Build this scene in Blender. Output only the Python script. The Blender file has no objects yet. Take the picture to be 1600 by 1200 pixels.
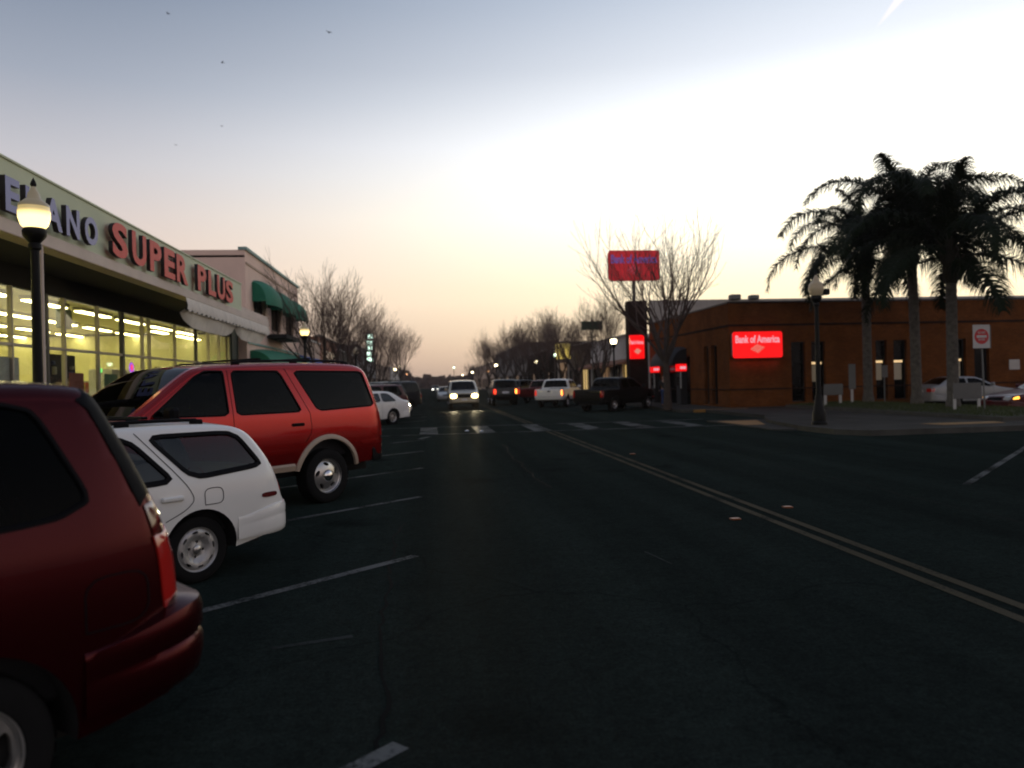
import bpy, math, random
import numpy as np
from mathutils import Vector, Matrix
from mathutils.geometry import delaunay_2d_cdt

sc = bpy.context.scene
COL = sc.collection
random.seed(7)
R = math.radians

# ------------------------------------------------------------------ camera
cam = bpy.data.cameras.new('camera')
cam_o = bpy.data.objects.new('camera', cam)
COL.objects.link(cam_o)
cam.sensor_width = 36
cam.lens = 27.0
cam.clip_start = 0.05
cam.clip_end = 9000
cam.shift_y = -0.0014
cam_o.matrix_world = (Matrix.Translation((0, 0, 1.68)) @ Matrix.Rotation(-math.atan(130 / 1200), 4, 'Z')
                      @ Matrix.Rotation(math.pi / 2, 4, 'X') @ Matrix.Rotation(-R(1.4), 4, 'Z'))
cam.dof.use_dof = True
cam.dof.focus_distance = 8.0
cam.dof.aperture_fstop = 1.35
sc.camera = cam_o

# ------------------------------------------------------------------ sky: dusk, the sun just set to the right of the street
SUN_AZ = R(42)                      # measured from the street axis (+Y) towards +X
world = bpy.data.worlds.new('World')
sc.world = world
world.use_nodes = True
nt = world.node_tree
N, L = nt.nodes, nt.links
bg = N['Background']
sky = N.new('ShaderNodeTexSky')
sky.sky_type = 'NISHITA'
sky.sun_disc = False
sky.sun_elevation = R(1.0)
sky.sun_rotation = SUN_AZ
sky.dust_density = 2.0
tc = N.new('ShaderNodeTexCoord')


def vm(op, a, b=None):
    n = N.new('ShaderNodeVectorMath'); n.operation = op
    for i, q in enumerate((a, b)):
        if q is None: continue
        if isinstance(q, (tuple, list)): n.inputs[i].default_value = q
        else: L.new(q, n.inputs[i])
    return n.outputs['Value'] if op in ('DOT_PRODUCT', 'LENGTH') else n.outputs['Vector']


def mth(op, a, b=0.0, clamp=False):
    n = N.new('ShaderNodeMath'); n.operation = op; n.use_clamp = clamp
    for i, q in enumerate((a, b)):
        if isinstance(q, (int, float)): n.inputs[i].default_value = q
        else: L.new(q, n.inputs[i])
    return n.outputs[0]


d = vm('NORMALIZE', tc.outputs['Generated'])
sep = N.new('ShaderNodeSeparateXYZ'); L.new(d, sep.inputs[0])
elev = mth('ARCSINE', sep.outputs['Z'])
e01 = mth('MULTIPLY', elev, 2 / math.pi, True)
horiz = vm('NORMALIZE', vm('MULTIPLY', d, (1, 1, 0)))
caz = vm('DOT_PRODUCT', horiz, (math.sin(SUN_AZ), math.cos(SUN_AZ), 0))


def ramp(stops):
    n = N.new('ShaderNodeValToRGB'); n.color_ramp.interpolation = 'LINEAR'
    els = n.color_ramp.elements
    while len(els) < len(stops): els.new(0.5)
    for el, (deg, c) in zip(els, stops):
        el.position = deg / 90; el.color = tuple(q / 2 for q in c) + (1,)
    L.new(e01, n.inputs[0])
    return n.outputs[0]


zen = (.13, .17, .27)
r_left = ramp([(0, (.36, .265, .26)), (2.5, (.56, .39, .35)), (6, (.84, .635, .53)), (10, (.745, .615, .56)), (15, (.57, .56, .60)),
               (20, (.36, .40, .485)), (26, (.215, .265, .36)), (40, (.18, .225, .33)), (62, (.145, .185, .29)), (90, zen)])
r_sun = ramp([(0, (.88, .60, .37)), (3, (1.25, .97, .60)), (7, (1.42, 1.24, .84)), (12, (1.75, 1.66, 1.36)), (17, (1.50, 1.52, 1.52)),
              (22, (.92, .97, 1.05)), (27, (.64, .72, .85)), (40, (.34, .42, .58)), (62, (.17, .21, .32)), (90, zen)])
r_back = ramp([(0, (.46, .39, .38)), (5, (.68, .57, .54)), (10, (.76, .65, .61)), (18, (.64, .60, .60)), (30, (.40, .42, .48)), (60, (.18, .215, .31)), (90, zen)])


def mixc(fac, a, b):
    n = N.new('ShaderNodeMix'); n.data_type = 'RGBA'
    L.new(fac, n.inputs[0]); L.new(a, n.inputs[6]); L.new(b, n.inputs[7])
    return n.outputs[2]


t1 = N.new('ShaderNodeMapRange'); t1.interpolation_type = 'SMOOTHSTEP'
t1.inputs[1].default_value = -0.75; t1.inputs[2].default_value = 0.45
L.new(caz, t1.inputs[0])
t2 = mth('POWER', mth('DIVIDE', mth('SUBTRACT', caz, 0.32), 0.68, True), 1.9)
glow = mixc(t2, mixc(t1.outputs[0], r_back, r_left), r_sun)
# the ramps hold half the radiance; the physical sky adds a little of its own colour
dbl = N.new('ShaderNodeVectorMath'); dbl.operation = 'SCALE'; dbl.inputs['Scale'].default_value = 2.0
L.new(glow, dbl.inputs[0])
hs = N.new('ShaderNodeHueSaturation'); hs.inputs['Saturation'].default_value = 0.35; hs.inputs['Value'].default_value = 0.006
L.new(sky.outputs[0], hs.inputs['Color'])
tot = vm('ADD', dbl.outputs[0], hs.outputs[0])
# a short pink vapour trail high on the right
tA, tB = Vector((.4917, .7860, .3746)), Vector((.5060, .7660, .3965))
tdir = (tB - tA).normalized(); tnor = tA.cross(tdir).normalized()
dist = mth('ABSOLUTE', vm('DOT_PRODUCT', d, tuple(tnor)))
along = mth('DIVIDE', vm('DOT_PRODUCT', vm('SUBTRACT', d, tuple(tA)), tuple(tdir)), (tB - tA).length)
wid = mth('ADD', mth('MULTIPLY', along, .004), .0012)
m1 = mth('SUBTRACT', 1.0, mth('DIVIDE', dist, wid), True)
m2 = mth('MULTIPLY', along, 1.0, True)
trail = mth('MULTIPLY', mth('MULTIPLY', m1, m2), .40)
tcol = N.new('ShaderNodeCombineXYZ'); tcol.inputs[0].default_value = 1.0; tcol.inputs[1].default_value = .52; tcol.inputs[2].default_value = .55
tsc = N.new('ShaderNodeVectorMath'); tsc.operation = 'SCALE'; L.new(tcol.outputs[0], tsc.inputs[0]); L.new(trail, tsc.inputs['Scale'])
L.new(vm('ADD', tot, tsc.outputs[0]), bg.inputs[0])
bg.inputs[1].default_value = 1.0

# ------------------------------------------------------------------ sun (already at the horizon, nearly gone)
sun = bpy.data.lights.new('sun', 'SUN')
sun.energy = 0.03; sun.angle = R(12); sun.color = (1, .72, .5)
sun_o = bpy.data.objects.new('sun', sun); COL.objects.link(sun_o)
sun_o.rotation_euler = (R(90 - 2.5), 0, R(180) - SUN_AZ)

sc.view_settings.view_transform = 'Standard'
sc.view_settings.look = 'None'
sc.view_settings.exposure = 0.0
sc.view_settings.gamma = 1.0
sc.view_settings.use_curve_mapping = False
sc.render.engine = 'CYCLES'
sc.cycles.use_denoising = True
sc.cycles.max_bounces = 5
sc.cycles.volume_bounces = 0
sc.cycles.transparent_max_bounces = 12
sc.cycles.sample_clamp_indirect = 4.0
sc.cycles.caustics_reflective = False
sc.cycles.caustics_refractive = False
sc.cycles.filter_width = 1.9

# ------------------------------------------------------------------ helpers
MATS = {}


def M(name, col, rough=.6, metal=0.0, var=.12, vs=3.0, bump=0.0, bs=60.0, coat=0.0, spec=.5, emis=None, es=0.0, ior=None):
    m = bpy.data.materials.new(name); m.use_nodes = True
    MATS[name] = m
    t = m.node_tree; n = t.nodes; l = t.links
    b = n['Principled BSDF']
    b.inputs['Roughness'].default_value = rough
    b.inputs['Metallic'].default_value = metal
    b.inputs['Coat Weight'].default_value = coat
    b.inputs['Coat Roughness'].default_value = 0.04
    b.inputs['Specular IOR Level'].default_value = spec
    if emis:
        b.inputs['Emission Color'].default_value = tuple(emis) + (1,)
        b.inputs['Emission Strength'].default_value = es
    co = n.new('ShaderNodeTexCoord')
    if var > 0:
        no = n.new('ShaderNodeTexNoise'); no.inputs['Scale'].default_value = vs; no.inputs['Detail'].default_value = 6
        no.inputs['Roughness'].default_value = .65
        l.new(co.outputs['Object'], no.inputs['Vector'])
        mr = n.new('ShaderNodeMapRange'); mr.inputs[1].default_value = .3; mr.inputs[2].default_value = .7
        mr.inputs[3].default_value = 1 - var; mr.inputs[4].default_value = 1 + var
        l.new(no.outputs[0], mr.inputs[0])
        mx = n.new('ShaderNodeVectorMath'); mx.operation = 'SCALE'
        mx.inputs[0].default_value = col[:3]
        l.new(mr.outputs[0], mx.inputs['Scale'])
        l.new(mx.outputs[0], b.inputs['Base Color'])
    else:
        b.inputs['Base Color'].default_value = tuple(col[:3]) + (1,)
    if bump > 0:
        n2 = n.new('ShaderNodeTexNoise'); n2.inputs['Scale'].default_value = bs; n2.inputs['Detail'].default_value = 4
        l.new(co.outputs['Object'], n2.inputs['Vector'])
        bp = n.new('ShaderNodeBump'); bp.inputs['Strength'].default_value = bump; bp.inputs['Distance'].default_value = .01
        l.new(n2.outputs[0], bp.inputs['Height']); l.new(bp.outputs[0], b.inputs['Normal'])
    return m


def glassmat(name, tint, gloss_rough=.02, trans=True, ior=1.5, base=(.01, .012, .014)):
    m = bpy.data.materials.new(name); m.use_nodes = True; MATS[name] = m
    t = m.node_tree; n = t.nodes; l = t.links
    out = n['Material Output']; n.remove(n['Principled BSDF'])
    tr = n.new('ShaderNodeBsdfTransparent'); tr.inputs[0].default_value = tuple(tint) + (1,)
    gl = n.new('ShaderNodeBsdfGlossy'); gl.inputs['Roughness'].default_value = gloss_rough
    gl.inputs[0].default_value = (1, 1, 1, 1)
    fr = n.new('ShaderNodeFresnel'); ge = n.new('ShaderNodeNewGeometry')
    io = n.new('ShaderNodeMapRange'); io.inputs[3].default_value = ior; io.inputs[4].default_value = 1 / ior
    l.new(ge.outputs['Backfacing'], io.inputs[0]); l.new(io.outputs[0], fr.inputs[0])
    mx = n.new('ShaderNodeMixShader')
    l.new(fr.outputs[0], mx.inputs[0]); l.new(tr.outputs[0], mx.inputs[1]); l.new(gl.outputs[0], mx.inputs[2])
    l.new(mx.outputs[0], out.inputs[0])
    return m


def emat(name, col, es, body=(.3, .3, .3)):
    return M(name, body, rough=.3, var=0, emis=col, es=es)


class MB:
    def __init__(s): s.v = []; s.f = []

    def add(s, vs, fs):
        k = len(s.v); s.v += [tuple(p) for p in vs]; s.f += [tuple(i + k for i in q) for q in fs]
        return s

    def box(s, x0, x1, y0, y1, z0, z1):
        return s.add([(x0, y0, z0), (x1, y0, z0), (x1, y1, z0), (x0, y1, z0), (x0, y0, z1), (x1, y0, z1), (x1, y1, z1), (x0, y1, z1)],
                     [(0, 3, 2, 1), (4, 5, 6, 7), (0, 1, 5, 4), (1, 2, 6, 5), (2, 3, 7, 6), (3, 0, 4, 7)])

    def cbox(s, x0, x1, y0, y1, z0, z1, b=.02):
        X, Y, Z = (x0, x1), (y0, y1), (z0, z1)
        vs = []; idx = {}
        for i in (0, 1):
            for j in (0, 1):
                for k in (0, 1):
                    sx, sy, sz = (1 if i == 0 else -1), (1 if j == 0 else -1), (1 if k == 0 else -1)
                    for a in range(3):
                        p = [X[i], Y[j], Z[k]]
                        for q, sg in ((0, sx), (1, sy), (2, sz)):
                            if q != a: p[q] += sg * b
                        # vertex lying on face a
                        idx[(i, j, k, a)] = len(vs); vs.append(p)
        # vertex 'a' sits on the face normal to axis a: p[a] untouched
        fs = []
        for a in range(3):
            o = [q for q in range(3) if q != a]
            for e in (0, 1):
                loop = []
                for (m_, n_) in ((0, 0), (1, 0), (1, 1), (0, 1)):
                    key = [0, 0, 0]; key[a] = e; key[o[0]] = m_; key[o[1]] = n_
                    loop.append(idx[(key[0], key[1], key[2], a)])
                fs.append(tuple(loop))
        for a in range(3):          # edges along axis a
            o = [q for q in range(3) if q != a]
            for m_ in (0, 1):
                for n_ in (0, 1):
                    ks = []
                    for e in (0, 1):
                        key = [0, 0, 0]; key[a] = e; key[o[0]] = m_; key[o[1]] = n_
                        ks.append(tuple(key))
                    fs.append((idx[ks[0] + (o[0],)], idx[ks[1] + (o[0],)], idx[ks[1] + (o[1],)], idx[ks[0] + (o[1],)]))
        for i in (0, 1):
            for j in (0, 1):
                for k in (0, 1):
                    fs.append(tuple(idx[(i, j, k, a)] for a in range(3)))
        return s.add(vs, fs)

    def tube(s, pts, rad, n=6, cap=True):
        pts = [Vector(p) for p in pts]
        if not hasattr(rad, '__len__'): rad = [rad] * len(pts)
        k = len(s.v)
        up = None
        for i, p in enumerate(pts):
            a = pts[max(i - 1, 0)]; b = pts[min(i + 1, len(pts) - 1)]
            t = (b - a)
            if t.length < 1e-9: t = Vector((0, 0, 1))
            t.normalize()
            if up is None: up = Vector((1, 0, 0)) if abs(t.x) < .8 else Vector((0, 1, 0))
            u = (up - t * up.dot(t))
            if u.length < 1e-6: u = t.orthogonal()
            u.normalize(); w = t.cross(u); up = u
            for j in range(n):
                an = 2 * math.pi * j / n
                s.v.append(tuple(p + (u * math.cos(an) + w * math.sin(an)) * rad[i]))
        for i in range(len(pts) - 1):
            for j in range(n):
                a = k + i * n + j; b = k + i * n + (j + 1) % n
                s.f.append((a, b, b + n, a + n))
        if cap and n > 2:
            s.f.append(tuple(k + j for j in range(n))[::-1])
            s.f.append(tuple(k + (len(pts) - 1) * n + j for j in range(n)))
        return s

    def lathe(s, prof, n=24, c=(0, 0, 0), axis='z', closed=False):
        k = len(s.v)
        for (r, h) in prof:
            for j in range(n):
                a = 2 * math.pi * j / n
                p = (r * math.cos(a), r * math.sin(a), h)
                if axis == 'y': p = (p[0], p[2], p[1])
                if axis == 'x': p = (p[2], p[0], p[1])
                s.v.append((p[0] + c[0], p[1] + c[1], p[2] + c[2]))
        for i in range(len(prof) - 1):
            for j in range(n):
                a = k + i * n + j; b = k + i * n + (j + 1) % n
                s.f.append((a, b, b + n, a + n))
        return s

    def prism(s, poly, z0, z1):
        n = len(poly)
        vs = [(x, y, z0) for x, y in poly] + [(x, y, z1) for x, y in poly]
        fs = [tuple(range(n))[::-1], tuple(range(n, 2 * n))] + [(i, (i + 1) % n, n + (i + 1) % n, n + i) for i in range(n)]
        return s.add(vs, fs)

    def build(s, name, mat=None, parent=None, smooth=None, loc=None):
        me = bpy.data.meshes.new(name); me.from_pydata(s.v, [], s.f); me.update()
        import bmesh
        bm = bmesh.new(); bm.from_mesh(me); bmesh.ops.recalc_face_normals(bm, faces=bm.faces); bm.to_mesh(me); bm.free()
        return link(name, me, mat, parent, smooth, loc)


def link(name, me, mat=None, parent=None, smooth=None, loc=None):
    if mat is not None and not me.materials:
        me.materials.append(MATS[mat] if isinstance(mat, str) else mat)
    if smooth is not None:
        me.polygons.foreach_set('use_smooth', [True] * len(me.polygons))
        me.set_sharp_from_angle(angle=R(smooth))
    o = bpy.data.objects.new(name, me); COL.objects.link(o)
    if parent is not None: o.parent = parent
    if loc is not None: o.location = loc
    return o


def tag(o, label, cat, group=None):
    o['label'] = label; o['category'] = cat
    if group: o['group'] = group
    return o


def struct(o, label=None):
    o['kind'] = 'structure'
    if label: o['label'] = label
    return o


def thing(name, label, cat, loc=(0, 0, 0), rz=0.0, group=None):
    o = bpy.data.objects.new(name, None); COL.objects.link(o)
    o.empty_display_size = .2
    o.location = loc; o.rotation_euler = (0, 0, rz)
    return tag(o, label, cat, group)


CHILD = {}


def kids(o):
    return [c for c in COL.objects if c.parent == o]


def copy_tree(o, loc=None, rz=None, label=None, scale=None):
    c = o.copy(); COL.objects.link(c)
    if loc is not None: c.location = loc
    if rz is not None: c.rotation_euler = (0, 0, rz)
    if label: c['label'] = label
    if scale: c.scale = scale if hasattr(scale, '__len__') else (scale,) * 3
    for ch in kids(o):
        d_ = ch.copy(); COL.objects.link(d_); d_.parent = c
        for g in kids(ch):
            e_ = g.copy(); COL.objects.link(e_); e_.parent = d_
    return c


# text meshes, all made in one go
TEXT = {}


def prep_text(items):
    obs = []
    for key, (s_, size, ext, off) in items.items():
        cu = bpy.data.curves.new('t', 'FONT'); cu.body = s_; cu.size = size; cu.extrude = ext; cu.offset = off
        cu.align_x = 'LEFT'; cu.resolution_u = 4
        o = bpy.data.objects.new('t', cu); COL.objects.link(o); obs.append((key, o, cu))
    bpy.context.view_layer.update()
    dg = bpy.context.evaluated_depsgraph_get()
    for key, o, cu in obs:
        TEXT[key] = bpy.data.meshes.new_from_object(o.evaluated_get(dg))
    for key, o, cu in obs:
        bpy.data.objects.remove(o); bpy.data.curves.remove(cu)


_it = {'ch' + ch: (ch, 1.0, .05, .035) for ch in 'DELANOSUPR'}
_it['bank'] = ('Bank of America', 1.0, .004, .028)
_it['oneway'] = ('DO NOT', 1.0, .003, .012)
_it['enter'] = ('ENTER', 1.0, .003, .012)
prep_text(_it)


def text_obj(key, name, mat, parent, x_axis, up, origin, width=None, height=None, fit=None):
    """flat text laid in the plane of x_axis/up at origin (lower left), scaled to width x height"""
    me = TEXT[key].copy(); me.materials.clear()
    co = np.array([v.co[:] for v in me.vertices]); mn, mx = co.min(0), co.max(0)
    sx = (width / (mx[0] - mn[0])) if width else None
    sy = (height / (mx[1] - mn[1])) if height else None
    sx = sx or sy; sy = sy or sx
    xa, ua = Vector(x_axis), Vector(up); na = xa.cross(ua); og = Vector(origin)
    for v, q in zip(me.vertices, co):
        v.co = og + xa * (q[0] - mn[0]) * sx + ua * (q[1] - mn[1]) * sy + na * q[2]
    return link(name, me, mat, parent)


# ------------------------------------------------------------------ materials
M('asphalt_dummy', (.04, .04, .04))
M('concrete', (.055, .054, .048), .95, spec=.05, var=.22, vs=.8, bump=.4, bs=40)
M('kerb', (.065, .064, .057), .95, spec=.05, var=.25, vs=1.5, bump=.4, bs=40)
M('yellow_tile', (.22, .11, .015), .75, var=.2, vs=4)
M('soil', (.03, .026, .022), .95, var=.3, vs=.3)
M('sign_panel', (.55, .60, .41), .7, var=.06, vs=.5)
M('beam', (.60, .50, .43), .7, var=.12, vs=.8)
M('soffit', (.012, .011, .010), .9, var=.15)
M('dark_green', (.008, .022, .015), .6, var=.15)
M('letter_red', (.62, .040, .040), .5, var=.08, spec=.2)
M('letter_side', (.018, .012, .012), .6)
M('letter_blue', (.085, .105, .36), .4, var=.08)
M('mullion', (.30, .27, .22), .45, metal=.3, var=.1)
M('canvas', (.72, .66, .57), .85, var=.12, vs=2, bump=.3, bs=12)
M('cream_wall', (.62, .60, .36), .8, var=.06, vs=.5)
M('pink_stucco', (.82, .60, .49), .9, var=.08, vs=.6, bump=.3, bs=25)
M('tan_stucco', (.50, .37, .28), .9, var=.1, vs=.6, bump=.3, bs=25)
M('teal_trim', (.22, .36, .33), .7, var=.1)
M('awning_green', (.005, .155, .085), .75, var=.12, vs=2, bump=.2, bs=30)
M('awning_blue', (.02, .06, .30), .75, var=.12, vs=2)
M('awning_dark', (.006, .006, .009), .75, var=.12, vs=2)
M('window_dark', (.003, .0035, .004), .15, var=.1, spec=.12)
M('frame_dark', (.008, .008, .008), .5, var=.1)
M('frame_light', (.45, .42, .38), .6, var=.1)
M('orange_stucco', (.26, .12, .07), .9, var=.12)
M('brown_stucco', (.09, .06, .045), .9, var=.15)
M('grey_stucco', (.16, .145, .14), .9, var=.1)
M('white_stucco', (.60, .57, .54), .9, var=.1)
M('roofing', (.06, .055, .05), .95, var=.2)
M('pale_parapet', (.34, .31, .28), .8, var=.1)
M('lamp_iron', (.004, .004, .004), .6, spec=.2, metal=.0, var=.2, vs=8)
M('metal_grey', (.12, .125, .12), .6, metal=.2, var=.12)
M('sign_white', (.42, .42, .41), .5, var=.06)
M('sign_red', (.42, .015, .02), .5, var=.08)
M('sign_green', (.01, .09, .05), .5, var=.1)
M('sign_back', (.10, .10, .095), .6, var=.1)
M('bark', (.045, .033, .026), .95, var=.35, vs=6, bump=.6, bs=30)
M('twig', (.085, .055, .045), .95, var=.2)
M('palm_trunk', (.085, .078, .066), .95, var=.5, vs=7, bump=1.0, bs=18)
M('palm_boot', (.02, .018, .01), .95, var=.3, vs=5)
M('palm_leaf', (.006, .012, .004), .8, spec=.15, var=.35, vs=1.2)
M('grass_soil', (.02, .024, .008), .95, var=.4, vs=3)
M('grass', (.035, .050, .008), .8, var=.4, vs=2)
M('rubber', (.006, .006, .006), .85, spec=.2, var=.15, vs=20)
M('black_trim', (.004, .004, .005), .6, spec=.08, var=.1)
M('underbody', (.006, .006, .006), .9, var=0)
M('interior', (.012, .012, .014), .9, var=.2)
M('seat_cloth', (.035, .038, .042), .9, var=.2)
M('chrome', (.75, .75, .75), .12, metal=1, var=0)
M('alloy', (.52, .51, .49), .3, metal=.85, var=.08)
M('steel_wheel', (.42, .41, .39), .42, metal=.5, var=.12)
M('lens_red', (.34, .012, .010), .10, var=.06, coat=1.0, emis=(1, .04, .02), es=.02)
M('lens_dark', (.10, .008, .008), .15, var=.05, coat=1.0)
M('lens_clear', (.5, .5, .5), .1, var=.05, coat=1)
M('lens_amber', (.5, .16, .02), .15, var=.05, coat=1)
M('plate', (.6, .6, .62), .5, var=.1)
M('cladding_tan', (.40, .31, .23), .5, var=.08)
M('jeans', (.03, .06, .16), .9, var=.2)
M('jacket', (.012, .012, .014), .9, var=.2)
M('skin', (.35, .2, .14), .6, var=.05)
M('hair', (.015, .01, .008), .7, var=.1)
M('feather', (.05, .05, .055), .9, var=.1)
M('neon_dark', (.02, .03, .03), .5, var=.1)
M('marker', (.20, .06, .012), .4, var=.2)
glassmat('car_glass', (.30, .33, .35))
glassmat('car_glass_dark', (.030, .045, .05), ior=1.20)
glassmat('car_glass_black', (.010, .014, .022), ior=1.14)
glassmat('shop_glass', (.90, .92, .88), ior=1.45)
emat('tube_light', (1.0, .86, .40), 20.0)

emat('globe_far', (1.0, .84, .50), 10.0)
emat('globe_green', (.75, 1.0, .72), 5.0)
emat('globe_orange', (1.0, .45, .18), 4.0)
emat('globe_off_glow', (1.0, .75, .45), .05, body=(.26, .22, .15))  # unlit globe, with a faint warm glow put into its material
emat('sign_lit_red', (1.0, .004, .006), 1.0, body=(.2, .004, .004))
emat('sign_lit_white', (1.0, .42, .50), .75, body=(.6, .4, .4))
emat('sign_lit_logo', (1.0, .32, .22), .60, body=(.6, .3, .3))
emat('sign_lit_logo2', (1.0, .14, .08), .60, body=(.6, .3, .3))
emat('bulb_head', (1.0, .74, .27), 13.0)
emat('bulb_far', (1.0, .95, .82), 9.0)
emat('lens_brake', (1.0, .05, .015), 2.4, body=(.4, .02, .02))
emat('lens_brake_hot', (1.0, .30, .05), 4.0, body=(.4, .02, .02))
emat('lens_tail', (1.0, .05, .03), .55, body=(.4, .02, .02))
emat('amber_lit', (1.0, .42, .05), 3.0, body=(.4, .2, .02))
emat('shop_lit', (1.0, .66, .22), .55)
emat('shop_lit_dim', (1.0, .55, .25), .14)
emat('yellow_lit', (1.0, .72, .12), .55)
emat('neon_red', (1.0, .03, .10), 1.6)
emat('neon_violet', (.40, .08, 1.0), 1.4)
emat('neon_green', (.15, 1.0, .2), 1.5)
emat('neon_white', (.72, 1.0, .82), 6.0)
emat('bank_lamp', (1.0, .66, .30), .9)
emat('bank_glow', (.45, .30, .05), .08)


def paint(name, col, metal=.25, rough=.34, coat=1.0):
    return M(name, col, rough=rough, metal=metal, var=.03, vs=2, coat=coat, spec=.25)


paint('paint_maroon', (.052, .0032, .005), .75, .26, .15)
paint('paint_red', (.36, .011, .010), .74, .20, .6)
paint('paint_white', (.76, .75, .70), .0, .35, .7)
paint('paint_black', (.002, .002, .002), .0, .5, .12)
paint('paint_darkgreen', (.007, .012, .012), .0, .4, .3)
paint('paint_navy', (.007, .009, .013), .0, .4, .3)
paint('paint_silver', (.26, .27, .27), .2, .4, .5)
paint('paint_champagne', (.40, .34, .24), .3)
paint('paint_darkred', (.06, .003, .004), .0, .4, .4)
paint('paint_truckred', (.10, .004, .004), .0, .4, .4)


def brick_mat(name, c1, c2, mortar):
    m = M(name, c1, .95, var=0, spec=.05)
    t = m.node_tree; n = t.nodes; l = t.links; b = n['Principled BSDF']
    co = n.new('ShaderNodeTexCoord')
    sp = n.new('ShaderNodeSeparateXYZ'); l.new(co.outputs['Object'], sp.inputs[0])
    ad = n.new('ShaderNodeMath'); ad.operation = 'ADD'; l.new(sp.outputs[0], ad.inputs[0]); l.new(sp.outputs[1], ad.inputs[1])
    cb = n.new('ShaderNodeCombineXYZ'); l.new(ad.outputs[0], cb.inputs[0]); l.new(sp.outputs[2], cb.inputs[1])
    bt = n.new('ShaderNodeTexBrick'); l.new(cb.outputs[0], bt.inputs['Vector'])
    bt.inputs['Color1'].default_value = c1 + (1,); bt.inputs['Color2'].default_value = c2 + (1,); bt.inputs['Mortar'].default_value = mortar + (1,)
    bt.inputs['Scale'].default_value = 1; bt.inputs['Brick Width'].default_value = .21; bt.inputs['Row Height'].default_value = .075
    bt.inputs['Mortar Size'].default_value = .008
    no = n.new('ShaderNodeTexNoise'); no.inputs['Scale'].default_value = .9; no.inputs['Detail'].default_value = 5; l.new(co.outputs['Object'], no.inputs['Vector'])
    mr = n.new('ShaderNodeMapRange'); mr.inputs[1].default_value = .3; mr.inputs[2].default_value = .7; mr.inputs[3].default_value = .75; mr.inputs[4].default_value = 1.2
    l.new(no.outputs[0], mr.inputs[0])
    ml = n.new('ShaderNodeVectorMath'); ml.operation = 'SCALE'; l.new(bt.outputs['Color'], ml.inputs[0]); l.new(mr.outputs[0], ml.inputs['Scale'])
    l.new(ml.outputs[0], b.inputs['Base Color'])
    bp = n.new('ShaderNodeBump'); bp.inputs['Strength'].default_value = .6; bp.inputs['Distance'].default_value = .01; bp.invert = True
    l.new(bt.outputs['Fac'], bp.inputs['Height']); l.new(bp.outputs[0], b.inputs['Normal'])


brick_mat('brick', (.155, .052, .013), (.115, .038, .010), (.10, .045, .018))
brick_mat('brick_dark', (.030, .018, .014), (.024, .014, .012), (.025, .018, .014))


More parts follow.
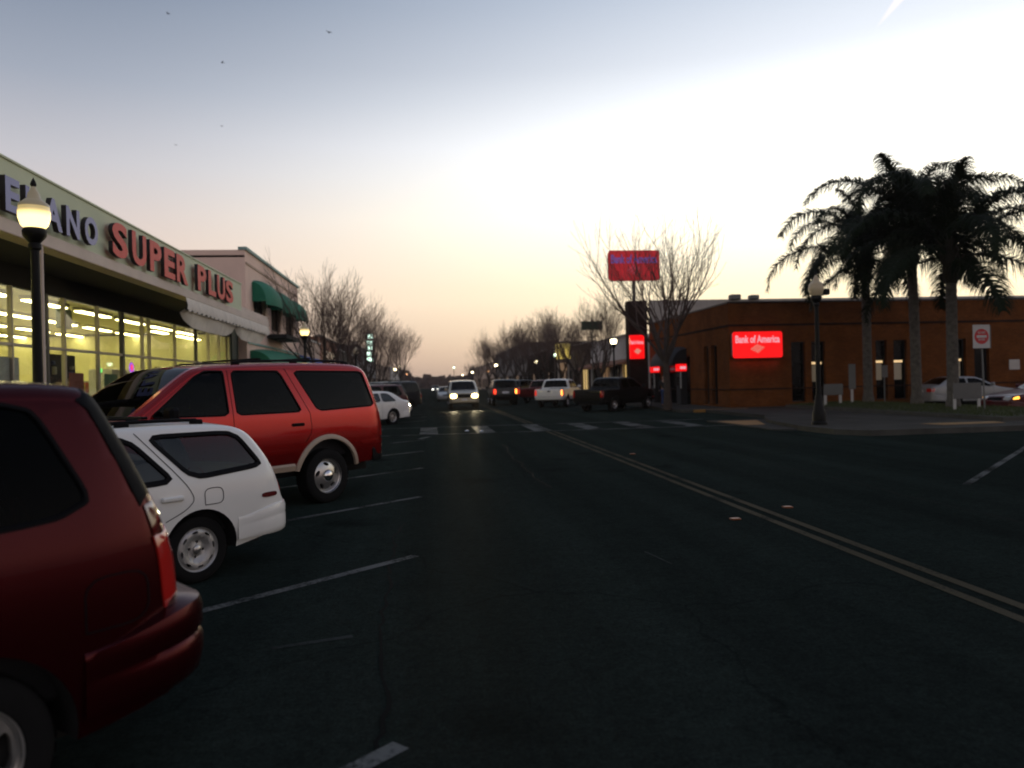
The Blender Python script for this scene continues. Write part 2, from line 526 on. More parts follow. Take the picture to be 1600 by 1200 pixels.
def asphalt_mat():
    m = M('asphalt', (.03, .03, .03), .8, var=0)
    t = m.node_tree; n = t.nodes; l = t.links; b = n['Principled BSDF']
    co = n.new('ShaderNodeTexCoord')
    def noise(scale, det=5, rough=.6):
        q = n.new('ShaderNodeTexNoise'); q.inputs['Scale'].default_value = scale; q.inputs['Detail'].default_value = det
        q.inputs['Roughness'].default_value = rough; l.new(co.outputs['Object'], q.inputs['Vector']); return q.outputs[0]
    def mr(x, a, b_, c, d_):
        q = n.new('ShaderNodeMapRange'); q.inputs[1].default_value = a; q.inputs[2].default_value = b_; q.inputs[3].default_value = c; q.inputs[4].default_value = d_
        l.new(x, q.inputs[0]); return q.outputs[0]
    def mul(a, b_):
        q = n.new('ShaderNodeMath'); q.operation = 'MULTIPLY'; l.new(a, q.inputs[0]); l.new(b_, q.inputs[1]); return q.outputs[0]
    st = n.new('ShaderNodeMapping'); st.inputs['Scale'].default_value = (1.0, .035, 1.0); l.new(co.outputs['Object'], st.inputs['Vector'])
    sn = n.new('ShaderNodeTexNoise'); sn.inputs['Scale'].default_value = 1.1; sn.inputs['Detail'].default_value = 4; l.new(st.outputs[0], sn.inputs['Vector'])
    big = mul(mr(noise(.16, 7, .7), .3, .7, .85, 1.15), mr(sn.outputs[0], .35, .65, .78, 1.28))
    grain = mr(noise(48, 6, .9), .28, .72, .1, 2.3)
    # wheel tracks: slightly polished bands along the street
    sp = n.new('ShaderNodeSeparateXYZ'); l.new(co.outputs['Object'], sp.inputs[0])
    # wandering tar cracks
    wz = n.new('ShaderNodeTexNoise'); wz.inputs['Scale'].default_value = 1.1; wz.inputs['Detail'].default_value = 6; l.new(co.outputs['Object'], wz.inputs['Vector'])
    va = n.new('ShaderNodeVectorMath'); va.operation = 'SCALE'; l.new(wz.outputs['Color'], va.inputs[0]); va.inputs['Scale'].default_value = .9
    vb = n.new('ShaderNodeVectorMath'); vb.operation = 'ADD'; l.new(co.outputs['Object'], vb.inputs[0]); l.new(va.outputs[0], vb.inputs[1])
    vo = n.new('ShaderNodeTexVoronoi'); vo.feature = 'DISTANCE_TO_EDGE'; vo.inputs['Scale'].default_value = .11; l.new(vb.outputs[0], vo.inputs['Vector'])
    crack = mr(vo.outputs['Distance'], .0, .0022, .62, 1.0)
    # oil drips and tar spots
    sv = n.new('ShaderNodeTexVoronoi'); sv.inputs['Scale'].default_value = .55; l.new(vb.outputs[0], sv.inputs['Vector'])
    spots = mr(sv.outputs['Distance'], .05, .22, .55, 1.0)
    val = mul(mul(mul(mul(mul(big, mr(noise(14, 5, .8), .3, .7, .6, 1.4)), grain), crack), spots), mr(noise(3, 5, .7), .3, .7, .85, 1.15))
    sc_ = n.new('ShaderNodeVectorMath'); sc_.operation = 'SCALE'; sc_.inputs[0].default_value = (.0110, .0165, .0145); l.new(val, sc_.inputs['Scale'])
    bp = n.new('ShaderNodeBump'); bp.inputs['Strength'].default_value = .5; bp.inputs['Distance'].default_value = .006
    l.new(mul(grain, crack), bp.inputs['Height'])
    df = n.new('ShaderNodeBsdfDiffuse'); df.inputs['Roughness'].default_value = .9
    l.new(sc_.outputs[0], df.inputs[0]); l.new(bp.outputs[0], df.inputs['Normal'])
    gl = n.new('ShaderNodeBsdfGlossy'); gl.inputs['Roughness'].default_value = .38; l.new(bp.outputs[0], gl.inputs['Normal'])
    mx = n.new('ShaderNodeMixShader'); mx.inputs[0].default_value = .004
    l.new(df.outputs[0], mx.inputs[1]); l.new(gl.outputs[0], mx.inputs[2])
    l.new(mx.outputs[0], n['Material Output'].inputs[0]); n.remove(b)


asphalt_mat()


def worn_paint(name, col, lo=.38):
    """thermoplastic road paint worn through to the asphalt in flecks"""
    m = M(name, col, .6, var=0)
    t = m.node_tree; n = t.nodes; l = t.links; b = n['Principled BSDF']
    co = n.new('ShaderNodeTexCoord')
    a = n.new('ShaderNodeTexNoise'); a.inputs['Scale'].default_value = 26; a.inputs['Detail'].default_value = 5; a.inputs['Roughness'].default_value = .75
    l.new(co.outputs['Object'], a.inputs['Vector'])
    a2 = n.new('ShaderNodeTexNoise'); a2.inputs['Scale'].default_value = 1.3; a2.inputs['Detail'].default_value = 3; l.new(co.outputs['Object'], a2.inputs['Vector'])
    ad = n.new('ShaderNodeMath'); ad.operation = 'ADD'; l.new(a.outputs[0], ad.inputs[0]); l.new(a2.outputs[0], ad.inputs[1])
    r_ = n.new('ShaderNodeMapRange'); r_.inputs[1].default_value = lo * 2; r_.inputs[2].default_value = lo * 2 + .22; l.new(ad.outputs[0], r_.inputs[0])
    mx = n.new('ShaderNodeMix'); mx.data_type = 'RGBA'; l.new(r_.outputs[0], mx.inputs[0])
    mx.inputs[6].default_value = (.010, .0135, .012, 1); mx.inputs[7].default_value = col + (1,)
    df = n.new('ShaderNodeBsdfDiffuse'); l.new(mx.outputs[2], df.inputs[0])
    gl = n.new('ShaderNodeBsdfGlossy'); gl.inputs['Roughness'].default_value = .3; ms = n.new('ShaderNodeMixShader'); ms.inputs[0].default_value = .012
    l.new(df.outputs[0], ms.inputs[1]); l.new(gl.outputs[0], ms.inputs[2]); l.new(ms.outputs[0], n['Material Output'].inputs[0]); n.remove(b)


M('tar', (.004, .005, .005), .9, var=.2, spec=.05)
worn_paint('paint_line_white', (.115, .12, .115), .42)
worn_paint('paint_line_yellow', (.058, .051, .034), .38)
worn_paint('paint_faint', (.030, .036, .034), .42)
worn_paint('paint_block_white', (.105, .11, .105), .42)


def globe_mat(name, col, hot, cool, z0, z1):
    """acorn globe: the bulb glows through its lower half, the prism glass above it is dimmer"""
    m = M(name, (.45, .38, .25), .25, var=0, emis=col, es=hot)
    t = m.node_tree; n = t.nodes; l = t.links; b = n['Principled BSDF']
    co = n.new('ShaderNodeTexCoord'); sp = n.new('ShaderNodeSeparateXYZ'); l.new(co.outputs['Object'], sp.inputs[0])
    cr = n.new('ShaderNodeFloatCurve') if False else n.new('ShaderNodeMapRange'); cr.interpolation_type = 'SMOOTHSTEP'
    cr.inputs[1].default_value = z0; cr.inputs[2].default_value = z1; cr.inputs[3].default_value = hot; cr.inputs[4].default_value = cool
    l.new(sp.outputs[2], cr.inputs[0]); l.new(cr.outputs[0], b.inputs['Emission Strength'])
    lw = n.new('ShaderNodeLayerWeight'); lw.inputs[0].default_value = .35
    return m


globe_mat('globe_lit', (1.0, .74, .28), 2.8, .42, 4.20, 4.34)


def slab_joints(name, size=1.5):
    """score lines across poured pavement, with each bay a touch different"""
    m = MATS[name]; t = m.node_tree; n = t.nodes; l = t.links; b = n['Principled BSDF']
    src = b.inputs['Base Color'].links[0].from_socket
    co = n.new('ShaderNodeTexCoord'); bt = n.new('ShaderNodeTexBrick'); l.new(co.outputs['Object'], bt.inputs['Vector'])
    bt.offset = 0; bt.inputs['Scale'].default_value = 1; bt.inputs['Brick Width'].default_value = size; bt.inputs['Row Height'].default_value = size
    bt.inputs['Mortar Size'].default_value = .014
    bt.inputs['Color1'].default_value = (1, 1, 1, 1); bt.inputs['Color2'].default_value = (.78, .78, .78, 1); bt.inputs['Mortar'].default_value = (.3, .3, .3, 1)
    mx = n.new('ShaderNodeVectorMath'); mx.operation = 'MULTIPLY'; l.new(src, mx.inputs[0]); l.new(bt.outputs[0], mx.inputs[1]); l.new(mx.outputs[0], b.inputs['Base Color'])


slab_joints('concrete')

# ------------------------------------------------------------------ vehicles
def inpoly(px, pz, poly):
    res = np.zeros(len(px), bool)
    n = len(poly)
    for i in range(n):
        x0, z0 = poly[i]; x1, z1 = poly[(i + 1) % n]
        if z0 == z1: continue
        c = ((z0 > pz) != (z1 > pz)) & (px < (x1 - x0) * (pz - z0) / (z1 - z0) + x0)
        res ^= c
    return res


def polydist(px, pz, line, closed=False):
    dm = np.full(len(px), 1e9)
    k = len(line)
    for i in range(k if closed else k - 1):
        ax, az = line[i]; bx, bz = line[(i + 1) % k]
        dx, dz = bx - ax, bz - az; ll = dx * dx + dz * dz + 1e-12
        t = np.clip(((px - ax) * dx + (pz - az) * dz) / ll, 0, 1)
        dm = np.minimum(dm, np.hypot(px - ax - t * dx, pz - az - t * dz))
    return dm


def chaikin(pts, it=2, q=.2, closed=False):
    for _ in range(it):
        out = []
        n = len(pts)
        rng = range(n) if closed else range(n - 1)
        if not closed: out.append(pts[0])
        for i in rng:
            a = pts[i]; b = pts[(i + 1) % n]
            out.append((a[0] + (b[0] - a[0]) * q, a[1] + (b[1] - a[1]) * q))
            out.append((a[0] + (b[0] - a[0]) * (1 - q), a[1] + (b[1] - a[1]) * (1 - q)))
        if not closed: out.append(pts[-1])
        pts = out
    return pts


def dens(pts, step, closed=False):
    out = []
    n = len(pts)
    for i in range(n if closed else n - 1):
        a = pts[i]; b = pts[(i + 1) % n]
        m = max(1, int(math.hypot(b[0] - a[0], b[1] - a[1]) / step + .5))
        out += [(a[0] + (b[0] - a[0]) * k / m, a[1] + (b[1] - a[1]) * k / m) for k in range(m)]
    if not closed: out.append(pts[-1])
    return out


def cdt(outer, holes, step, extra=()):
    """triangulate a 2-D region with holes and inner points"""
    xs = [p[0] for p in outer]; zs = [p[1] for p in outer]
    gx, gz = np.meshgrid(np.arange(min(xs) + step / 2, max(xs), step), np.arange(min(zs) + step / 2, max(zs), step))
    gx = gx.ravel(); gz = gz.ravel()
    ok = inpoly(gx, gz, outer) & (polydist(gx, gz, outer, True) > step * .4)
    for h in holes:
        ok &= ~inpoly(gx, gz, h) & (polydist(gx, gz, h, True) > step * .4)
    pts = []; edges = []
    for lp in [outer] + holes:
        k = len(pts); pts += [Vector(p) for p in lp]
        edges += [(k + i, k + (i + 1) % len(lp)) for i in range(len(lp))]
    pts += [Vector((a, b)) for a, b in zip(gx[ok], gz[ok])]
    if len(extra):
        ex = np.array(extra); oe = inpoly(ex[:, 0], ex[:, 1], outer) & (polydist(ex[:, 0], ex[:, 1], outer, True) > .006)
        for h in holes: oe &= ~inpoly(ex[:, 0], ex[:, 1], h) & (polydist(ex[:, 0], ex[:, 1], h, True) > .008)
        pts += [Vector(q) for q in ex[oe]]
    v, e, f, *_ = delaunay_2d_cdt(pts, edges, [], 0, 1e-5)
    V = np.array([p[:] for p in v]); F = np.array([q for q in f if len(q) == 3])
    c = V[F].mean(1)
    keep = inpoly(c[:, 0], c[:, 1], outer)
    for h in holes: keep &= ~inpoly(c[:, 0], c[:, 1], h)
    return V, F[keep]


def shrink(poly, dd):
    """move a closed polygon's vertices inwards"""
    n = len(poly); ar = sum(poly[i][0] * poly[(i + 1) % n][1] - poly[(i + 1) % n][0] * poly[i][1] for i in range(n))
    s_ = 1 if ar > 0 else -1
    out = []
    for i in range(n):
        a, b, c = Vector(poly[i - 1]), Vector(poly[i]), Vector(poly[(i + 1) % n])
        t1_ = (b - a).normalized(); t2_ = (c - b).normalized()
        n1 = Vector((-t1_.y, t1_.x)) * s_; n2 = Vector((-t2_.y, t2_.x)) * s_
        m_ = (n1 + n2)
        if m_.length < 1e-6: m_ = n1
        m_.normalize(); k = dd / max(.4, m_.dot(n1))
        out.append((b.x + m_.x * k, b.y + m_.y * k))
    return out


class Car:
    def __init__(s, sp):
        s.sp = sp
        s.prof = dens(chaikin(sp['prof'], 2, .22), .05)
        s.P = np.array(s.prof)
        s.xf = s.P[:, 0].max(); s.xr = s.P[:, 0].min()
        s.roofz = s.P[:, 1].max()
        s.cache = {}
        k = int(np.argmax(s.P[:, 1]))
        rear = s.P[k:]; front = s.P[:k + 1]
        zz = np.minimum.accumulate(rear[:, 1]); s.rz = zz[::-1]; s.rx = rear[::-1, 0]
        zf = np.maximum.accumulate(front[:, 1]); s.fz = zf; s.fx = front[:, 0]

    def W(s, x, z, edge=False):
        sp = s.sp
        x = np.asarray(x, float); z = np.asarray(z, float)
        w = np.full(x.shape, sp['hw'])
        b = sp['belt']
        w = w - sp.get('tumb', .16) * np.clip((z - b) / (s.roofz - b), 0, 1.2) ** 1.1
        w = w - sp.get('tuck', .05) * np.clip((b * .62 - z) / (b * .62 - sp['sill'] + .05), 0, 1.5) ** 2
        w = w - .022 * np.clip((z - b * .66) / (b * .34), 0, 1) ** 2
        lf, cf, lr, cr_ = sp.get('lf', .7), sp.get('cf', .13), sp.get('lr', .5), sp.get('cr', .08)
        w = w - cf * np.clip((x - (s.xf - lf)) / lf, 0, 1) ** 2.2
        w = w - cr_ * np.clip(((s.xr + lr) - x) / lr, 0, 1) ** 2.2
        r_ = sp.get('r', .08)
        if edge: dd = np.zeros(x.shape)
        else: dd = polydist(x.ravel(), z.ravel(), s.prof).reshape(x.shape)
        e = np.clip(dd / r_, 0, 1)
        w = w - r_ * (1 - np.sqrt(np.clip(1 - (1 - e) ** 2, 0, 1)))
        return w

    def rings(s):
        r_ = s.sp.get('r', .08); P_ = s.P
        T = np.gradient(P_, axis=0); T /= np.linalg.norm(T, axis=1)[:, None]
        Ni = np.stack([-T[:, 1], T[:, 0]], 1)
        out = []
        for k in (.09, .25, .5, .8): out += [tuple(q) for q in P_ + Ni * r_ * k]
        return out

    def normals(s, x, z):
        h = .006
        wx = (s.W(x + h, z) - s.W(x - h, z)) / (2 * h); wz = (s.W(x, z + h) - s.W(x, z - h)) / (2 * h)
        n = np.stack([-wx, np.ones_like(wx), -wz], 1)
        return n / np.linalg.norm(n, axis=1)[:, None]

    def sheet(s, name, outer, holes, step, off, mat, parent, side, skirt=0.0):
        key = (name, str(outer[:3]), off)
        if key in s.cache: V, F, w, nn = s.cache[key]
        else:
            V, F = cdt(outer, holes, step, s.rings() if name == 'body_side' else ())
            w = s.W(V[:, 0], V[:, 1]); nn = s.normals(V[:, 0], V[:, 1])
            s.cache[key] = (V, F, w, nn)
        co = np.stack([V[:, 0] + nn[:, 0] * off, (w + nn[:, 1] * off), V[:, 1] + nn[:, 2] * off], 1)
        nv = len(co)
        faces = [tuple(q) for q in F]
        nrm = nn.copy()
        # orient
        if len(F):
            a, b, c = co[F[0][0]], co[F[0][1]], co[F[0][2]]
            if np.cross(b - a, c - a)[1] < 0: faces = [q[::-1] for q in faces]
        if skirt:
            cnt = {}
            for q in faces:
                for i in range(3):
                    cnt.setdefault(frozenset((q[i], q[(i + 1) % 3])), []).append((q[i], q[(i + 1) % 3]))
            extra = [v[0] for v in cnt.values() if len(v) == 1]
            base = co - nn * skirt
            co = np.concatenate([co, base]); nrm = np.concatenate([nrm, nn])
            faces += [(a, a + nv, b + nv, b) for a, b in extra]
        if side < 0:
            co = co * (1, -1, 1); nrm = nrm * (1, -1, 1); faces = [q[::-1] for q in faces]
        me = bpy.data.meshes.new(name); me.from_pydata(co.tolist(), [], faces); me.update()
        me.polygons.foreach_set('use_smooth', [True] * len(faces))
        if not skirt: me.normals_split_custom_set_from_vertices([tuple(q) for q in nrm])
        else: me.set_sharp_from_angle(angle=R(40))
        return link(name, me, mat, parent)

    def patch(s, name, poly, off, mat, parent, side, step=.06, skirt=.02, rnd=1):
        p = dens(chaikin(poly, 2, .2, True), .05, True) if rnd else dens(poly, .05, True)
        return s.sheet(name, p, [], step, off, mat, parent, side, skirt)

    def edge_strip(s, name, z0, z1, d0, d1, off, mat, parent, side, d1b=None):
        k = int(np.argmax(s.P[:, 1])) + 1
        A = s.P[k:]
        zs = np.linspace(z1, z0, max(4, int((z1 - z0) / .04)))
        xs = np.interp(zs, s.rz, s.rx)
        L_ = np.stack([xs, zs], 1)
        T = np.gradient(L_, axis=0); T /= np.linalg.norm(T, axis=1)[:, None]
        Ni = np.stack([-T[:, 1], T[:, 0]], 1)
        if Ni[len(Ni) // 2][0] < 0: Ni = -Ni
        dd = np.linspace(d1, d1b if d1b is not None else d1, len(zs))[:, None]
        poly = [tuple(p) for p in (L_ + Ni * d0)] + [tuple(p) for p in (L_ + Ni * dd)[::-1]]
        return s.sheet(name, poly, [], .03, off, mat, parent, side, .02)

    def endx(s, y, z, rear=True):
        if rear: x = np.interp(z, s.rz, s.rx)
        else: x = np.interp(z, s.fz, s.fx)
        we = s.W(x, z, edge=True)
        cr_ = s.sp.get('crown_end', .07)
        b = cr_ * np.clip(1 - (y / we) ** 2, 0, 1)
        return x - b if rear else x + b

    def epatch(s, name, poly, off, mat, parent, rear=True, step=.07, skirt=.02, rnd=1):
        p = dens(chaikin(poly, 2, .2, True), .05, True) if rnd else dens(poly, .05, True)
        V, F = cdt(p, [], step)
        x = s.endx(V[:, 0], V[:, 1], rear)
        sg = -1 if rear else 1
        co = np.stack([x + sg * off, V[:, 0], V[:, 1]], 1)
        nv = len(co); faces = [tuple(q) for q in F]
        a, b, c = co[F[0][0]], co[F[0][1]], co[F[0][2]]
        if np.cross(b - a, c - a)[0] * sg < 0: faces = [q[::-1] for q in faces]
        cnt = {}
        for q in faces:
            for i in range(3): cnt.setdefault(frozenset((q[i], q[(i + 1) % 3])), []).append((q[i], q[(i + 1) % 3]))
        extra = [v[0] for v in cnt.values() if len(v) == 1]
        co = np.concatenate([co, co - (sg * skirt, 0, 0)])
        faces += [(a, a + nv, b + nv, b) for a, b in extra]
        me = bpy.data.meshes.new(name); me.from_pydata(co.tolist(), [], faces); me.update()
        me.polygons.foreach_set('use_smooth', [True] * len(faces)); me.set_sharp_from_angle(angle=R(40))
        return link(name, me, mat, parent)

    def ribbon(s, name, line, mat, parent, side, wd=.012, off=.0025):
        line = dens(line, .05)
        P_ = np.array(line); n = len(P_)
        T = np.gradient(P_, axis=0); T /= np.linalg.norm(T, axis=1)[:, None] + 1e-9
        Nn = np.stack([-T[:, 1], T[:, 0]], 1) * wd / 2
        A = P_ + Nn; B = P_ - Nn
        mb = MB()
        for Q in (A, B):
            w = s.W(Q[:, 0], Q[:, 1]) + off
            mb.v += [(q[0], side * ww, q[1]) for q, ww in zip(Q, w)]
        mb.f += [(i, i + 1, n + i + 1, n + i) for i in range(n - 1)]
        return mb.build(name, mat, parent, smooth=60)


def rim_shape(kind, rr):
    """holes of the wheel face in its own plane"""
    holes = []
    def oval(cx, cy, a, b, ang, n=10):
        return [(cx + a * math.cos(t) * math.cos(ang) - b * math.sin(t) * math.sin(ang), cy + a * math.cos(t) * math.sin(ang) + b * math.sin(t) * math.cos(ang))
                for t in [2 * math.pi * i / n for i in range(n)]]
    if kind == 'steel':
        for i in range(8):
            a = 2 * math.pi * i / 8 + .2; holes.append(oval(.79 * rr * math.cos(a), .79 * rr * math.sin(a), .055 * rr, .155 * rr, a))
        for i in range(4):
            a = 2 * math.pi * i / 4 + .5; holes.append(oval(.34 * rr * math.cos(a), .34 * rr * math.sin(a), .07 * rr, .07 * rr, a, 8))
    elif kind == 'truck':
        for i in range(5):
            a = 2 * math.pi * i / 5 + .3; holes.append(oval(.69 * rr * math.cos(a), .69 * rr * math.sin(a), .10 * rr, .20 * rr, a + .35, 12))
    else:
        n = 5 if kind == 'five' else 7
        for i in range(n):
            a0 = 2 * math.pi * i / n; hw = math.pi / n
            def pt(r_, t): return (r_ * rr * math.cos(t), r_ * rr * math.sin(t))
            g = .30 if kind == 'five' else .25
            lp = [pt(.40, a0 - hw * .25), pt(.60, a0 - hw * (1 - g * 1.5)), pt(.84, a0 - hw * (1 - g)), pt(.87, a0 - hw * .4), pt(.87, a0 + hw * .4),
                  pt(.84, a0 + hw * (1 - g)), pt(.60, a0 + hw * (1 - g * 1.5)), pt(.40, a0 + hw * .25)]
            holes.append(chaikin(lp, 1, .2, True))
    return holes


WHEELS = {}


def wheel_meshes(Rt, rr, kind, width):
    key = (Rt, rr, kind, width)
    if key in WHEELS: return WHEELS[key]
    h = width / 2
    t = MB().lathe([(rr * .97, -h * .8), (rr * 1.02, -h * .97), (Rt * .9, -h), (Rt * .975, -h * .86), (Rt, -h * .6), (Rt, h * .6), (Rt * .975, h * .86),
                    (Rt * .93, h * .96), (rr + (Rt - rr) * .45, h * 1.02), (rr * 1.04, h * .97), (rr * .97, h * .8)], 40, axis='y')
    for i in range(40):     # tread blocks
        a = 2 * math.pi * i / 40
        c_, s_ = math.cos(a), math.sin(a)
        for sg in (-1, 1):
            q = []
            for (du, dy, dr) in ((-.018, .1, 0), (.018, .1, 0), (.018, .82, 0), (-.018, .82, 0)):
                aa = a + du / Rt * 1.0 + sg * .03
                q.append((Rt * 1.006 * math.cos(aa), sg * h * dy, Rt * 1.006 * math.sin(aa)))
            t.add(q, [(0, 1, 2, 3)])
    tyre = t.build('wheel', 'rubber', None, smooth=35)
    outer = [(rr * .93 * math.cos(2 * math.pi * i / 40), rr * .93 * math.sin(2 * math.pi * i / 40)) for i in range(40)]
    V, F = cdt(outer, rim_shape(kind, rr), rr * .13)
    rho = np.hypot(V[:, 0], V[:, 1]) / rr
    if kind == 'steel': dep = np.interp(rho, [0, .22, .27, .45, .55, .68, .88, .95], [.0, .0, -.012, -.012, .012, .022, .018, .0])
    elif kind == 'truck': dep = np.interp(rho, [0, .4, .5, .75, .95], [.02, .02, .012, -.005, -.03])
    else: dep = np.interp(rho, [0, .2, .4, .8, .95], [.0, .0, -.01, .005, .0])
    y0 = h * .70
    co = np.stack([V[:, 0], y0 + dep, V[:, 1]], 1)
    nv = len(co); faces = [tuple(q) for q in F]
    cnt = {}
    for q in faces:
        for i in range(3): cnt.setdefault(frozenset((q[i], q[(i + 1) % 3])), []).append((q[i], q[(i + 1) % 3]))
    ex = [v[0] for v in cnt.values() if len(v) == 1]
    co = np.concatenate([co, co - (0, .03, 0)]); faces += [(a, a + nv, b + nv, b) for a, b in ex]
    r_ = MB(); r_.add(co.tolist(), faces)
    r_.lathe([(rr * .90, y0 - .02), (rr * .93, y0 + .004), (rr * .975, y0 + .012), (rr * 1.015, h * .93), (rr * 1.03, h * .9), (rr * 1.0, h * .5), (rr * .9, -h * .6)], 40, axis='y')
    rim = r_.build('rim', 'alloy' if kind != 'steel' else 'steel_wheel', None, smooth=30)
    b = MB().lathe([(0.001, y0 - .05), (rr * .9, y0 - .05)], 24, axis='y')
    drum = b.build('brake_drum', 'underbody', None)
    if kind == 'truck': c = MB().lathe([(rr * .36, y0 + .0), (rr * .36, y0 + .03), (rr * .31, y0 + .055), (rr * .2, y0 + .068), (.001, y0 + .072)], 24, axis='y')
    else: c = MB().lathe([(rr * .2, y0 - .01), (rr * .19, y0 + .012), (rr * .14, y0 + .018), (.001, y0 + .02)], 20, axis='y')
    cap = c.build('hub_cap', 'chrome' if kind == 'truck' else 'alloy', None, smooth=40)
    ms = [o.data for o in (tyre, rim, drum, cap)]
    for o in (tyre, rim, drum, cap): bpy.data.objects.remove(o)
    WHEELS[key] = ms
    return ms


def build_car(name, label, cat, sp, paint_m, wheel_xy, heading, group=None, glass='car_glass', opts=None, wheel_side=1):
    """wheel_xy: ground point of the rear wheel on the given side (+1 left); heading: world angle of the nose"""
    op = dict(sp.get('opts', {})); op.update(opts or {})
    h = R(heading)
    lv = Vector((-math.sin(h), math.cos(h), 0))
    c = Vector((wheel_xy[0], wheel_xy[1], op.get('z', 0))) - lv * wheel_side * (sp['hw'] - .12)
    T = thing(name, label, cat, c, h, group)
    car = Car(sp)
    sill, Rt, wb, ra = sp['sill'], sp['Rt'], sp['wb'], sp.get('ra', sp['Rt'] + .07)
    # side outline with wheel arches
    bot = []
    rb, fb = car.prof[-1], car.prof[0]
    def arch(cx, ya):
        half = math.sqrt(max(ra * ra - (sill - ya) ** 2, .01)); a0 = math.atan2(sill - ya, -half); a1 = math.atan2(sill - ya, half)
        if a0 < 0: a0 += 2 * math.pi
        return [(cx + ra * math.cos(a0 + (a1 - a0) * i / 20), ya + ra * math.sin(a0 + (a1 - a0) * i / 20)) for i in range(21)]
    line = [rb] + arch(0, Rt) + arch(wb, Rt) + [fb]
    bot = dens(line, .12)
    outer = car.prof + bot[1:-1]
    wins = [dens(chaikin(w, 2, sp.get('wq', .13), True), .07, True) for w in sp['windows']]
    for sd in (1, -1):
        car.sheet('body_side', outer, wins, .075, 0.0, paint_m, T, sd)
        for w in wins:
            g = car.sheet('side_window', shrink(w, .004), [], .12, -.012, glass, T, sd)
            mb = MB(); n = len(w)
            inn = shrink(w, sp.get('seal', .022))
            for poly, of in ((w, .004), (shrink(w, sp.get('seal', .022) * .7), .005), (inn, -.010)):
                A = np.array(poly); ww = car.W(A[:, 0], A[:, 1]) + of
                mb.v += [(a[0], sd * q, a[1]) for a, q in zip(A, ww)]
            for k in (0, n):
                mb.f += [(k + i, k + (i + 1) % n, k + n + (i + 1) % n, k + n + i) for i in range(n)]
            mb.build('window_seal', 'black_trim', g, smooth=50)
        # arch liners
        for cx in (0, wb):
            mb = MB(); arc = arch(cx, Rt); A = np.array(arc); ww = car.W(A[:, 0], A[:, 1]) - .004
            n = len(arc)
            mb.v += [(a[0], sd * q, a[1]) for a, q in zip(A, ww)] + [(a[0], sd * (q - .34), a[1]) for a, q in zip(A, ww)]
            mb.f += [(i, i + 1, n + i + 1, n + i) for i in range(n - 1)] + [tuple(range(n, 2 * n))]
            mb.build('wheel_well', 'underbody', T)
        for ln in sp.get('seams', []): car.ribbon('panel_gap', chaikin(ln, 2, .2) if len(ln) > 2 else ln, 'black_trim', T, sd, .007)
        for (hx, hz) in sp.get('handles', []):
            ww = float(car.W(np.array([hx]), np.array([hz]))[0])
            mb = MB().cbox(hx - .10, hx + .10, sd * ww - .012, sd * ww + .028, hz - .022, hz + .022, .012)
            mb.build('door_handle', op.get('handle_mat', paint_m), T, smooth=30)
        for (nm, poly, of, mt) in sp.get('side_patches', []):
            if isinstance(poly, dict): car.edge_strip(nm, poly['z'][0], poly['z'][1], poly['d'][0], poly['d'][1], of, mt, T, sd, poly['d'][-1])
            else: car.patch(nm, poly, of, mt if mt != 'paint' else paint_m, T, sd)
        # mirror
        if 'mirror' in sp:
            mx_, mz_ = sp['mirror']; ww = float(car.W(np.array([mx_]), np.array([mz_]))[0])
            m_ = MB().cbox(mx_ - .06, mx_ + .07, sd * (ww + .05) if sd > 0 else sd * (ww + .25), sd * (ww + .25) if sd > 0 else sd * (ww + .05), mz_, mz_ + .17, .035)
            y0, y1 = sorted((sd * (ww - .03), sd * (ww + .06))); m_.box(mx_ - .02, mx_ + .05, y0, y1, mz_ + .01, mz_ + .05)
            m_.build('door_mirror', op.get('mirror_mat', paint_m), T, smooth=30)
    # top sheet
    P_ = car.P; n = len(P_)
    Tg = np.gradient(P_, axis=0); Tg /= np.linalg.norm(Tg, axis=1)[:, None]
    Nn = np.stack([Tg[:, 1], -Tg[:, 0]], 1)
    we = car.W(P_[:, 0], P_[:, 1], edge=True)
    cr_ = sp.get('crown_end', .07) + (sp.get('crown_roof', .03) - sp.get('crown_end', .07)) * np.abs(Nn[:, 1])
    ts = [-1, -.97, -.92, -.8, -.5, -.2, .2, .5, .8, .92, .97, 1]
    verts = []
    for i in range(n):
        for t in ts:
            b = cr_[i] * (1 - t * t)
            verts.append((P_[i, 0] + Nn[i, 0] * b, t * we[i], P_[i, 1] + Nn[i, 1] * b))
    m_ = len(ts)
    body, gf, gr = [], [], []
    wsx, rgx = sp['wsx'], sp.get('rgx'); opn = sp.get('open')
    for i in range(n - 1):
        xm = (P_[i, 0] + P_[i + 1, 0]) / 2; zm = (P_[i, 1] + P_[i + 1, 1]) / 2
        for j in range(m_ - 1):
            tm = abs(ts[j] + ts[j + 1]) / 2
            q = (i * m_ + j, i * m_ + j + 1, (i + 1) * m_ + j + 1, (i + 1) * m_ + j)
            if wsx[0] < xm < wsx[1] and tm < .92 and zm > sp['belt'] - .1: gf.append(q)
            elif rgx and rgx[0] < xm < rgx[1] and tm < .92 and rgx[2] < zm < rgx[3]: gr.append(q)
            elif opn and opn[0] < xm < opn[1] and tm < .92 and zm > opn[2]: continue
            else: body.append(q)
    for nm, fs, mt in (('body_shell', body, paint_m), ('windscreen', gf, glass), ('rear_window', gr, glass)):
        if fs:
            mb = MB(); mb.v = list(verts); mb.f = list(fs)
            me = bpy.data.meshes.new(nm); me.from_pydata(verts, [], fs); me.update()
            import bmesh
            bm = bmesh.new(); bm.from_mesh(me)
            bmesh.ops.delete(bm, geom=[v for v in bm.verts if not v.link_faces], context='VERTS')
            bmesh.ops.recalc_face_normals(bm, faces=bm.faces); bm.to_mesh(me); bm.free()
            link(nm, me, mt, T, 32)
